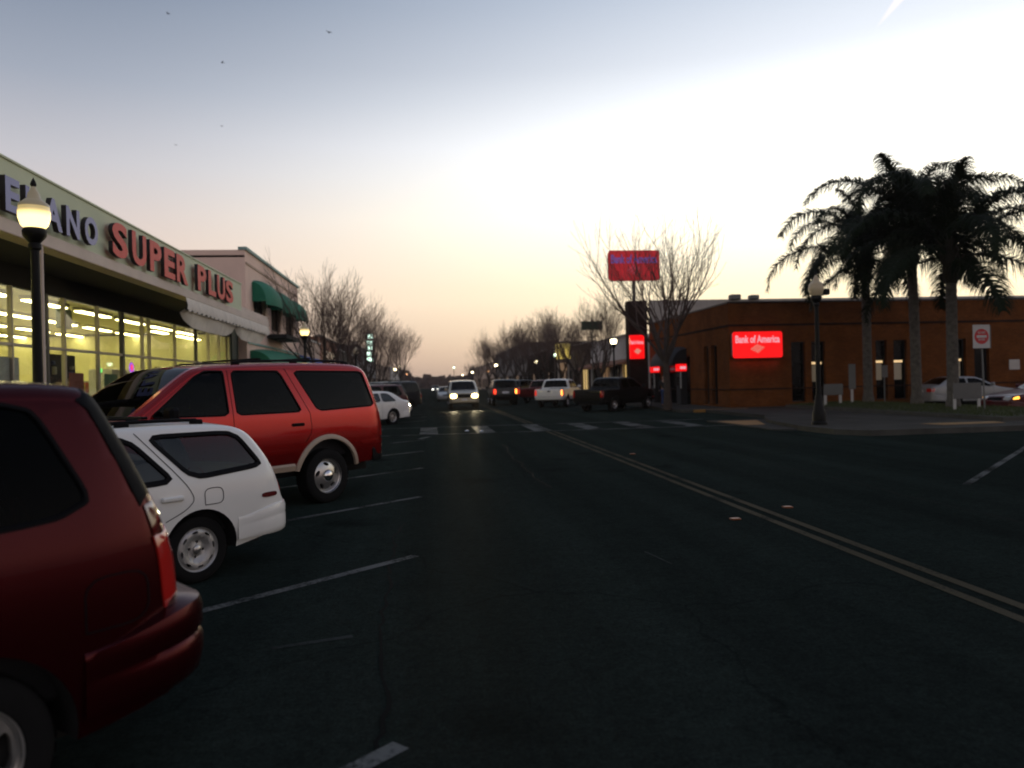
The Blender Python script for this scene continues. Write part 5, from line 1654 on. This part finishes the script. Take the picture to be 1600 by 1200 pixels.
ws = thing('wall_sign', 'glowing red lit sign with white lettering on the brick wall', 'sign', (15.15, 37.0, 2.62))
bank_sign(ws, 2.6, 1.32, -.02, True, 'sign_lit_white', 'sign_lit_logo', 'sign_lit_logo2', 'sign_lit_red', 'sign_back')
sl = bpy.data.lights.new('sign_glow', 'AREA'); sl.energy = 3; sl.color = (1, .05, .03); sl.size = 2.4; sl.size_y = .1; sl.shape = 'RECTANGLE'
so_ = bpy.data.objects.new('sign_glow', sl); COL.objects.link(so_); so_.parent = ws; so_.location = (1.3, .1, -.1)
M('pole_sign_red', (.36, .012, .018), .45, var=.06, emis=(1, .012, .03), es=.24)
M('pole_sign_text', (.10, .09, .28), .45, var=.05, emis=(.16, .10, .50), es=.36)
M('pole_sign_logo', (.42, .06, .08), .45, var=.05, emis=(.7, .10, .2), es=.3)
ps = thing('pole_sign', 'big red sign with rounded corners high on a pole behind the bare tree', 'sign', (13.05, 54.2, 8.82))
bank_sign(ps, 3.8, 2.2, -.02, False, 'pole_sign_text', 'pole_sign_logo', 'pole_sign_red', 'pole_sign_red', 'sign_back')
MB().tube([(1.9, .2, -8.7), (1.9, .2, 0.1)], .13, 12).build('pole', 'metal_grey', ps, 40)
bl = thing('blade_sign', 'small glowing red sign sticking out of the dark brick pylon', 'sign', (13.72, 51.3, 3.1))
MB().cbox(.02, 1.02, .0, .25, .0, 1.62, .04).build('sign_box', 'sign_lit_red', bl)
text_obj('bank', 'lettering', 'sign_lit_white', bl, (1, 0, 0), (0, 0, 1), (.07, -.008, 1.0), .88, .26)
MB().add([(.28, -.008, .5), (.5, -.008, .72), (.8, -.008, .55), (.55, -.008, .3)], [(0, 1, 2, 3)]).build('logo', 'sign_lit_logo', bl)
# cash machines either side of the entrance
for i, (y, lab) in enumerate(((44.0, 'cash machine with red lit top beside the entrance nearest the tree'), (49.3, 'cash machine with red lit top beyond the bank entrance'))):
    t = thing('cash_machine', lab, 'cash machine', (15.06, y - .35, .15), 0, 'cash machines at the bank entrance')
    MB().cbox(-.42, -.005, -.02, .72, 0, 1.95, .03).build('cabinet', 'jacket', t)
    MB().cbox(-.47, -.005, .0, .70, 1.96, 2.38, .03).build('lit_header', 'sign_lit_red', t)
    MB().cbox(-.42, -.06, -.012, -.002, 2.08, 2.24, .003).build('lit_strip', 'sign_lit_white', t)
    MB().cbox(-.44, -.36, -.06, -.021, .95, 1.9, .01).build('side_panel', 'sign_white', t)
    MB().cbox(-.435, -.42, .12, .58, 1.1, 1.6, .005).build('screen', 'window_dark', t)

# ------------------------------------------------------------------ street lamps
def lamp(label, loc, globe, H=4.98, light=0, group='acorn street lamps'):
    t = thing('street_lamp', label, 'street lamp', loc, 0, group)
    k = H / 4.98
    MB().lathe([(.24, 0), (.24, .08), (.20, .12), (.205, .35), (.17, .45), (.12, .75), (.10, .80), (.115, .86), (.085, .92)], 16).build('base', 'lamp_iron', t, 40)
    sh = MB().lathe([(.078, .9), (.06, 3.85 * k), (.09, 3.88 * k), (.09, 3.95 * k), (.07, 3.98 * k)], 14)
    sh.build('shaft', 'lamp_iron', t, 40)
    z = 3.95 * k
    MB().lathe([(.06, z), (.11, z + .06), (.16, z + .12), (.17, z + .20), (.15, z + .24)], 18).build('fitter', 'lamp_iron', t, 40)
    gz = z + .22
    MB().lathe([(.12, gz), (.185, gz + .07), (.218, gz + .18), (.222, gz + .27), (.205, gz + .35)], 22).build('globe', globe, t, 60)
    cap = 'globe_off_glow' if globe == 'globe_off_glow' else 'globe_cap'
    MB().lathe([(.212, gz + .345), (.205, gz + .385), (.14, gz + .44), (.095, gz + .48), (.08, gz + .55), (.045, gz + .61), (.03, gz + .66)], 20).build('globe_cap', cap, t, 60)
    MB().lathe([(.03, gz + .65), (.045, gz + .69), (.03, gz + .74), (.012, gz + .77), (.001, gz + .80)], 12).build('finial', 'lamp_iron', t, 60)
    if light:
        l = bpy.data.lights.new('lamp_glow', 'POINT'); l.energy = light; l.color = (1, .8, .45); l.shadow_soft_size = .2
        o = bpy.data.objects.new('lamp_glow', l); COL.objects.link(o); o.parent = t; o.location = (0, 0, gz + 1.0)
    return t


emat('globe_cap', (1.0, .80, .45), .07, body=(.34, .29, .2))
lamp('lit street lamp with glowing acorn globe before the market letters', (-5.9, 12.38, .15), 'globe_lit', 4.80)
lamp('lit street lamp in front of the pink shop', (-5.9, 37.95, .15), 'globe_lit', 4.80)
rl = lamp('unlit street lamp with dark globe on the corner near the palms', (12.03, 22.7, .14), 'globe_off_glow', 4.75)
MB().cbox(.22, .42, -.09, .10, 4.03, 4.22, .03).build('speaker_box', 'lamp_iron', rl); MB().tube([(.05, 0, 4.0), (.3, 0, 4.04)], .02, 6).build('bracket', 'lamp_iron', rl)
lamp('lit street lamp on the right pavement beside the dark pylon', (13.25, 54.0, .15), 'globe_far', 4.9)
for (x, y, H_, gm, lab) in [(-5.9, 64, 4.98, 'globe_off_glow', 'unlit lamp among the bare trees on the left'), (-6.0, 140, 5.0, 'globe_far', 'far lit lamp on the left, first beyond the upright sign'),
                            (-5.8, 158, 6.2, 'globe_far', 'far taller lit lamp on the left pavement'), (-6.0, 215, 5.2, 'globe_orange', 'farthest dim lamp on the left pavement'),
                            (13.4, 80, 4.9, 'globe_green', 'greenish lit lamp on the right pavement beside the yellow sign'), (14.2, 101, 4.8, 'globe_far', 'lit lamp just in front of the yellow sign panel'),
                            (10.9, 124, 5.0, 'globe_far', 'lit lamp midway down the right side'), (13.2, 172, 4.7, 'globe_orange', 'orange tinted lamp far on the right side'),
                            (10.4, 183, 4.8, 'globe_far', 'bright lamp farther down the right side'), (11.0, 250, 5.0, 'globe_far', 'last small lamp down the right side'),
                            (6.6, 200, 6.8, 'globe_green', 'tall pale green lamp near the vanishing point')]:
    lamp(lab, (x, y, .15), gm, H_)

# ------------------------------------------------------------------ bare street trees
def bare_tree_meshes(seed, H, spread, levels=5, limbs=6, trunk_h=2.0, r0=.14, lean=.0, kids_n=(3, 4)):
    rn = random.Random(seed)
    tr, br = MB(), MB()
    top = Vector((lean, rn.uniform(-.1, .1), trunk_h))
    tr.tube([(0, 0, -.05), (lean * .2, 0, trunk_h * .3), (lean * .6, .02, trunk_h * .7), tuple(top)], [r0 * 1.35, r0, r0 * .9, r0 * .85], 10)

    def grow(p, d_, ln, r_, lev):
        n = 4 if lev < 3 else 3
        pts = [p]; q = p.copy(); v = d_.copy(); seg = 4 if lev < 2 else 3
        for i in range(seg):
            v = (v + Vector((rn.gauss(0, .10), rn.gauss(0, .10), .07 if lev < 3 else .05))).normalized()
            q = q + v * ln / seg; pts.append(q)
        rad = [max(.0055, r_ * (1 - .55 * i / seg)) for i in range(seg + 1)]
        (tr if lev == 0 else br).tube(pts, rad, 7 if lev == 0 else (5 if lev == 1 else n), cap=False)
        if lev >= levels: return
        k = rn.randint(*kids_n) + (1 if lev == 1 else 0)
        for i in range(k):
            t = .35 + .65 * (i + rn.random()) / k
            f = min(seg - 1e-4, t * seg); a = pts[int(f)].lerp(pts[int(f) + 1], f - int(f))
            az = rn.uniform(0, 6.283); sp = rn.uniform(.32, .75)
            perp = v.orthogonal().normalized(); perp.rotate(Matrix.Rotation(az, 3, v))
            nd = (v * math.cos(sp) + perp * math.sin(sp) + Vector((0, 0, .12))).normalized()
            grow(a, nd, ln * rn.uniform(.52, .78), rad[min(seg, int(f) + 1)] * .72, lev + 1)
        if lev < levels: grow(pts[-1], v, ln * .7, rad[-1] * .95, lev + 1)

    for i in range(limbs):
        az = 2 * math.pi * (i + rn.uniform(-.3, .3)) / limbs; sp = rn.uniform(.30, .62) * spread
        d_ = Vector((math.cos(az) * math.sin(sp), math.sin(az) * math.sin(sp), math.cos(sp)))
        grow(top - Vector((0, 0, rn.uniform(0, .25))), d_, (H - trunk_h) * rn.uniform(.36, .46), r0 * rn.uniform(.42, .58), 0)
    return tr, br


PROTO = []
for i, (sd, H_, spv, lv, lm, th, r0, kn) in enumerate([(5, 9.0, 1.15, 3, 8, 2.0, .15, (2, 4)), (21, 8.2, 1.15, 4, 7, 1.8, .15, (2, 3)), (33, 8.6, 1.0, 4, 7, 1.9, .15, (2, 4))]):
    a, b = bare_tree_meshes(sd, H_, spv, lv, lm, th, r0, kids_n=kn)
    ta, tb = a.build('trunk', 'bark', None, 50), b.build('crown', 'twig', None)
    PROTO.append((ta.data, tb.data))
    bpy.data.objects.remove(ta); bpy.data.objects.remove(tb)


def tree(label, k, loc, rz, sc_=1.0):
    t = thing('bare_tree', label, 'tree', loc, rz, 'bare street trees'); t.scale = (sc_,) * 3
    link('trunk', PROTO[k][0], None, t); link('crown', PROTO[k][1], None, t)
    return t


tree('leafless tree by the black pickup, fine branches crossing the high red sign', 0, (12.15, 38.3, .15), 1.2, 1.22)
L_trees = [(-6.1, 44.5, 1, .6, 1.05, 'leafless tree right behind the lit lamp before the pink shop'), (-6.0, 54.5, 2, 2.1, 1.0, 'second leafless tree beyond the pink shop on the left'),
           (-6.0, 71, 1, 5.2, 1.0, 'leafless tree before the brown shop'), (-6.0, 79, 2, .9, 1.08, 'leafless tree just before the upright neon sign'),
           (-6.1, 98, 1, 1.9, 1.0, 'leafless tree beside the grey hall'), (-5.4, 150, 2, 2.4, 1.55, 'lone tall leafless tree far on the left with open sky round it'),
           (-6.4, 120, 0, .4, .85, 'small leafless tree at the far end of the grey hall'), (-6.4, 190, 1, .2, .9, 'farthest leafless tree on the left')]
R_trees = [(13.3, 58.5, 2, .3, .95, 'leafless tree behind the white pickup'), (13.2, 67, 0, 2.0, .95, 'leafless tree behind the green street sign'), (13.3, 76, 1, 4.4, 1.1, 'leafless tree in front of the yellow sign shop'),
           (13.2, 85, 2, 1.4, 1.08, 'second leafless tree past the yellow sign'), (13.3, 95, 0, 5.1, 1.15, 'leafless tree before the dark brick block'), (13.3, 106, 1, 3.3, 1.3, 'leafless tree midway along the dark brick block'),
           (13.3, 118, 2, .1, 1.25, 'leafless tree at the near corner of the tall grey block'), (13.2, 133, 0, 2.2, 1.3, 'leafless tree before the tall grey block'), (13.2, 150, 1, 5.5, 1.35, 'leafless tree midway along the tall grey block'),
           (13.2, 170, 2, 4.1, 1.3, 'leafless tree at the far corner of the tall grey block'), (13.2, 200, 0, 1.1, 1.0, 'leafless tree by the far tan block'), (13.0, 235, 1, 3.8, 1.0, 'farthest leafless tree on the right')]
for (x, y, k, rz, s_, lab) in L_trees + R_trees: tree(lab, k, (x, y, .15), rz, s_)

# far end of the street: a dark mass of trees and roofs
rf = random.Random(9); fm = MB()
for i in range(900):
    x = rf.uniform(-90, 110); y = rf.uniform(330, 420); h_ = rf.uniform(4, 9) * (1.0 if abs(x - 5) > 14 else .55)
    for k in range(3):
        w = rf.uniform(1.2, 3.2); a = rf.uniform(0, 3.14); zc = h_ * rf.uniform(.3, 1)
        dx, dy = math.cos(a) * w, math.sin(a) * w
        fm.add([(x - dx, y - dy, zc - w * .8), (x + dx, y + dy, zc - w * .7), (x + dx * .5, y + dy * .4, zc + w * .5), (x - dx * .6, y - dy * .5, zc + w * .6)], [(0, 1, 2, 3)])
    fm.box(x - .2, x + .2, y - .2, y + .2, -.1, h_ * .6)
fo_ = fm.build('treeline', 'twig'); fo_['kind'] = 'stuff'; fo_['label'] = 'dark far treeline closing the end of the street'

# ------------------------------------------------------------------ palms
def frond_mesh(seed, e0, Lf, droop):
    rn = random.Random(seed)
    mb = MB(); n = 30; pts = []; q = Vector((0, 0, 0)); a = R(e0)
    for i in range(n + 1):
        pts.append(q.copy()); t = i / n
        q = q + Vector((math.cos(a), 0, math.sin(a))) * Lf / n
        a -= R(droop) / n * (.35 + 1.5 * t)
    mb.tube(pts, [.035 * (1 - .85 * i / n) + .004 for i in range(n + 1)], 5, cap=False)
    m_ = 120
    for i in range(m_):
        t = .13 + .87 * i / (m_ - 1); f = min(n - 1e-3, t * n); k = int(f)
        p = pts[k].lerp(pts[k + 1], f - k); tg = (pts[k + 1] - pts[k]).normalized(); nv = Vector((-tg.z, 0, tg.x))
        ln = (1.0 * math.sin(math.pi * min(1, (.18 + .80 * t))) ** .6 + .12) * rn.uniform(.8, 1.1)
        for sd in (-1, 1):
            d0 = (Vector((0, sd, 0)) * rn.uniform(.75, 1.0) + tg * rn.uniform(.35, .7) + nv * rn.uniform(-.25, .55)).normalized()
            s_ = p.copy(); v = d0.copy(); w = .026; prev = None
            side = tg.cross(v).normalized() if False else (tg - v * tg.dot(v)).normalized()
            segs = 3
            k0 = len(mb.v)
            for j in range(segs + 1):
                ww = w * (1 - j / segs) + .002
                mb.v += [tuple(s_ - side * ww), tuple(s_ + side * ww)]
                s_ = s_ + v * ln / segs
                v = (v + Vector((0, 0, -.8))).normalized()
            mb.f += [(k0 + 2 * j, k0 + 2 * j + 1, k0 + 2 * j + 3, k0 + 2 * j + 2) for j in range(segs)]
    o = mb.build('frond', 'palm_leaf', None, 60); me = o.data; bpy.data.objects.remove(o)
    return me


FR = [frond_mesh(100 + i, e, l_, dr) for i, (e, l_, dr) in enumerate([(84, 3.3, 50), (74, 4.4, 115), (63, 5.2, 125), (54, 5.6, 135), (42, 5.7, 120), (30, 5.6, 115), (16, 5.2, 100), (0, 4.6, 80), (-22, 3.6, 55)])]


def palm(label, loc, H, seed, az_off=0.0, lean=(0, 0)):
    rn = random.Random(seed)
    t = thing('palm_tree', label, 'palm', loc, 0, 'palms on the grass island')
    pts = []; rad = []
    n = 46
    for i in range(n + 1):
        z = H * i / n
        pts.append((lean[0] * (i / n) ** 1.5, lean[1] * (i / n) ** 1.5, z))
        rad.append((.25 if i < 3 else .205 - .03 * i / n) + (.008 if i % 2 else -.004))
    MB().tube(pts, rad, 14).build('trunk', 'palm_trunk', t, 25)
    top = Vector(pts[-1])
    b = MB().lathe([(.17, -1.15), (.27, -.85), (.30, -.4), (.26, .1), (.16, .5), (.04, .75)], 14, tuple(top))
    for i in range(26):     # old leaf bases
        a = rn.uniform(0, 6.28); z = rn.uniform(-1.1, .2); r_ = .25
        p = top + Vector((math.cos(a) * r_, math.sin(a) * r_, z))
        b.tube([p, p + Vector((math.cos(a) * .08, math.sin(a) * .08, .22)), p + Vector((math.cos(a) * .2, math.sin(a) * .2, .42))], [.06, .045, .015], 5)
    b.build('crown_shaft', 'palm_boot', t, 40)
    plan = [0, 0, 1, 1, 2, 2, 2, 3, 3, 3, 4, 4, 4, 4, 5, 5, 5, 6, 6, 6, 7, 7, 8]
    for i, k in enumerate(plan):
        f = link('frond', FR[k], None, t)
        f.location = top + Vector((0, 0, .35 - .06 * k))
        f.rotation_euler = (rn.uniform(-.12, .12), rn.uniform(-.10, .10), az_off + i * 2.39996 + rn.uniform(-.2, .2))
        s_ = rn.uniform(.88, 1.1); f.scale = (s_, s_, s_)
    return t


palm('palm farthest to the left of the three on the island', (20.1, 33.4, .33), 6.7, 1, .3)
palm('thickest middle palm of the three on the island', (20.0, 29.7, .34), 6.8, 2, 1.1, (-.1, 0))
palm('palm nearest the do-not-enter sign with fronds leaving the frame', (19.2, 26.4, .33), 5.7, 3, 2.0, (.05, 0))

# ------------------------------------------------------------------ small signs on the island
dn = thing('do_not_enter_sign', 'square white sign with a red disc and bar on a grey post', 'road sign', (18.78, 24.33, .3))
MB().tube([(.06, .0, 0), (.0, .0, 2.98)], .028, 8).build('post', 'metal_grey', dn, 40)
MB().cbox(-.34, .28, -.05, -.03, 2.16, 2.96, .006).build('plate', 'sign_white', dn)
MB().lathe([(.001, -.056), (.26, -.056), (.26, -.0505)], 32, (-.03, 0, 2.56), axis='y').build('red_disc', 'sign_red', dn)
MB().box(-.21, .15, -.062, -.057, 2.52, 2.60).build('white_bar', 'sign_white', dn)
text_obj('oneway', 'lettering', 'sign_white', dn, (1, 0, 0), (0, 0, 1), (-.17, -.0585, 2.655), .28, .07)
text_obj('enter', 'lettering', 'sign_white', dn, (1, 0, 0), (0, 0, 1), (-.15, -.0585, 2.42), .24, .07)
MB().cbox(.30, .36, .0, .5, 2.16, 2.94, .006).build('side_plate', 'sign_back', dn)
lw = thing('low_panel_sign', 'low blank pale sign on two posts beside the palm near the sedan', 'sign', (18.3, 25.2, .3))
for x in (.08, 1.0): MB().box(x - .04, x + .04, -.03, .03, 0, .62).build('post', 'sign_white', lw)
MB().cbox(0, 1.08, -.05, -.031, .42, .98, .01).build('panel', 'sign_back', lw)
ub = thing('low_grey_sign', 'low grey sign on two short pale posts beside the corner lamp', 'sign', (17.85, 33.2, .28))
for x in (.06, .78): MB().box(x - .05, x + .05, -.04, .04, 0, .52).build('post', 'sign_white', ub)
MB().cbox(-.04, .88, -.07, -.041, .48, .98, .01).build('panel', 'metal_grey', ub)
ms_ = thing('map_post', 'slim upright post sign left of the first palm trunk', 'sign', (19.2, 33.2, .30))
MB().box(-.05, .05, -.03, .03, 0, .75).build('post', 'sign_white', ms_); MB().cbox(-.17, .17, -.06, -.031, .7, 1.85, .02).build('panel', 'metal_grey', ms_)
mt_ = thing('parking_sign', 'narrow parking sign on a thin post right of the first palm trunk', 'sign', (20.4, 32.6, .30))
MB().tube([(0, 0, 0), (0, 0, 1.75)], .025, 8).build('post', 'metal_grey', mt_, 40); MB().cbox(-.15, .15, -.05, -.03, 1.2, 1.75, .01).build('plate', 'sign_back', mt_)
tag(MB().cbox(30.35, 30.95, 37.31, 37.345, 1.72, 2.25, .008).build('wall_plaque', 'frame_light'), 'pale square notice on the brick wall above the sedan', 'plaque')
gs = thing('street_name_sign', 'green street name sign high in front of the bare trees', 'street sign', (13.0, 60, .15))
MB().tube([(0, 0, 0), (0, 0, 6.4)], .06, 8).build('post', 'metal_grey', gs, 40)
MB().cbox(-.85, .85, -.1, -.062, 5.55, 6.25, .01).build('plate', 'sign_green', gs)

# ------------------------------------------------------------------ a person at the bank entrance
def person(label, loc, rz, Hh=1.74):
    t = thing('person', label, 'person', loc, rz)
    def skin(name, vs, es, rad, mat, root=0):
        me = bpy.data.meshes.new(name); me.from_pydata(vs, es, []); me.update()
        o = bpy.data.objects.new(name, me); COL.objects.link(o)
        m_ = o.modifiers.new('s', 'SKIN'); m_.use_smooth_shade = True
        for i, r_ in enumerate(rad):
            sv = me.skin_vertices[0].data[i]; sv.radius = (r_, r_ * .82) if not hasattr(r_, '__len__') else r_; sv.use_root = (i == root)
        ss = o.modifiers.new('ss', 'SUBSURF'); ss.levels = ss.render_levels = 2
        dg = bpy.context.evaluated_depsgraph_get(); bpy.context.view_layer.update()
        m2 = bpy.data.meshes.new_from_object(o.evaluated_get(bpy.context.evaluated_depsgraph_get())); bpy.data.objects.remove(o)
        m2.materials.clear()
        return link(name, m2, mat, t)
    # body: pelvis, spine, neck, head, arms, legs (walking)
    V = [(0, 0, .93), (0, 0, 1.15), (.01, 0, 1.38), (.02, 0, 1.48), (.03, 0, 1.60), (.035, 0, 1.70),
         (.01, .19, 1.40), (-.04, .25, 1.14), (.08, .26, .92), (.11, .26, .84), (.01, -.19, 1.40), (.05, -.25, 1.14), (.18, -.25, .93), (.21, -.25, .85),
         (0, .10, .88), (.12, .11, .50), (.06, .11, .10), (.20, .12, .04), (0, -.10, .88), (-.06, -.11, .50), (-.26, -.11, .13), (-.16, -.12, .04)]
    E_ = [(0, 1), (1, 2), (2, 3), (3, 4), (4, 5), (2, 6), (6, 7), (7, 8), (8, 9), (2, 10), (10, 11), (11, 12), (12, 13), (0, 14), (14, 15), (15, 16), (16, 17), (0, 18), (18, 19), (19, 20), (20, 21)]
    Rr = [.13, .12, .14, .06, .10, .08, .06, .05, .04, .035, .06, .05, .04, .035, .09, .065, .045, .04, .09, .065, .045, .04]
    skin('body', V, E_, Rr, 'skin')
    skin('jacket', [V[0], V[1], V[2], V[3], V[6], V[7], V[8], V[10], V[11], V[12]], [(0, 1), (1, 2), (2, 3), (2, 4), (4, 5), (5, 6), (2, 7), (7, 8), (8, 9)],
         [.155, .15, .165, .075, .08, .068, .055, .08, .068, .055], 'jacket')
    skin('trousers', [V[0], V[14], V[15], V[16], V[18], V[19], V[20]], [(0, 1), (1, 2), (2, 3), (0, 4), (4, 5), (5, 6)], [.15, .115, .085, .07, .115, .085, .07], 'jeans')
    skin('hair', [(.02, 0, 1.68), (.0, 0, 1.74)], [(0, 1)], [.105, .075], 'hair')
    for y, x in ((.115, .13), (-.115, -.2)): MB().cbox(x - .1, x + .16, y - .05, y + .05, 0.0, .09, .03).build('shoe', 'jacket', t, 40)
    return t


person('person in dark jacket and blue jeans walking behind the bare tree trunk', (13.0, 41.6, .15), R(60))

# ------------------------------------------------------------------ birds
def bird(label, loc, rz, s_):
    t = thing('bird', label, 'bird', loc, rz, 'birds over the market'); t.scale = (s_,) * 3
    b = MB().lathe([(.001, -.55), (.06, -.42), (.13, -.1), (.14, .1), (.09, .3), (.08, .4), (.03, .5), (.001, .58)], 10, axis='y')
    for sd in (-1, 1):
        b.add([(sd * .08, .18, .05), (sd * .6, .22, .22), (sd * 1.15, -.12, .16), (sd * .6, -.12, .2), (sd * .08, -.2, .05)], [(0, 1, 2, 3, 4)])
    b.add([(-.05, -.45, 0), (.05, -.45, 0), (.16, -.85, 0), (-.16, -.85, 0)], [(0, 1, 2, 3)])
    b.build('body', 'feather', t, 40)


for i, (x, y, z, s_, lab) in enumerate([(-8.1, 70, 33.4, .34, 'largest dark bird, nearest the middle of the sky'), (-21.9, 70, 34.7, .26, 'topmost bird above the market'), (-17.4, 70, 30.5, .26, 'bird just under the topmost one'),
                                        (-17.6, 70, 24.9, .18, 'faint bird above the red letters'), (-21.5, 70, 23.2, .18, 'lowest faint bird near the blue letters')]):
    bird(lab, (x, y, z), R(40 + 37 * i), s_)

# ------------------------------------------------------------------ dusk haze over the whole street
hz = MB().box(-3100, 3100, -300, 4100, -1.2, 15).build('haze')
hz['kind'] = 'stuff'; hz['label'] = 'thin dusk haze over the street'
hm = bpy.data.materials.new('haze'); hm.use_nodes = True
ht = hm.node_tree; ht.nodes.remove(ht.nodes['Principled BSDF'])
pv_ = ht.nodes.new('ShaderNodeVolumePrincipled'); pv_.inputs['Color'].default_value = (.9, .84, .84, 1); pv_.inputs['Density'].default_value = .00022; pv_.inputs['Anisotropy'].default_value = .25
ht.links.new(pv_.outputs[0], ht.nodes['Material Output'].inputs['Volume'])
hz.data.materials.append(hm)
hz.display_type = 'WIRE'
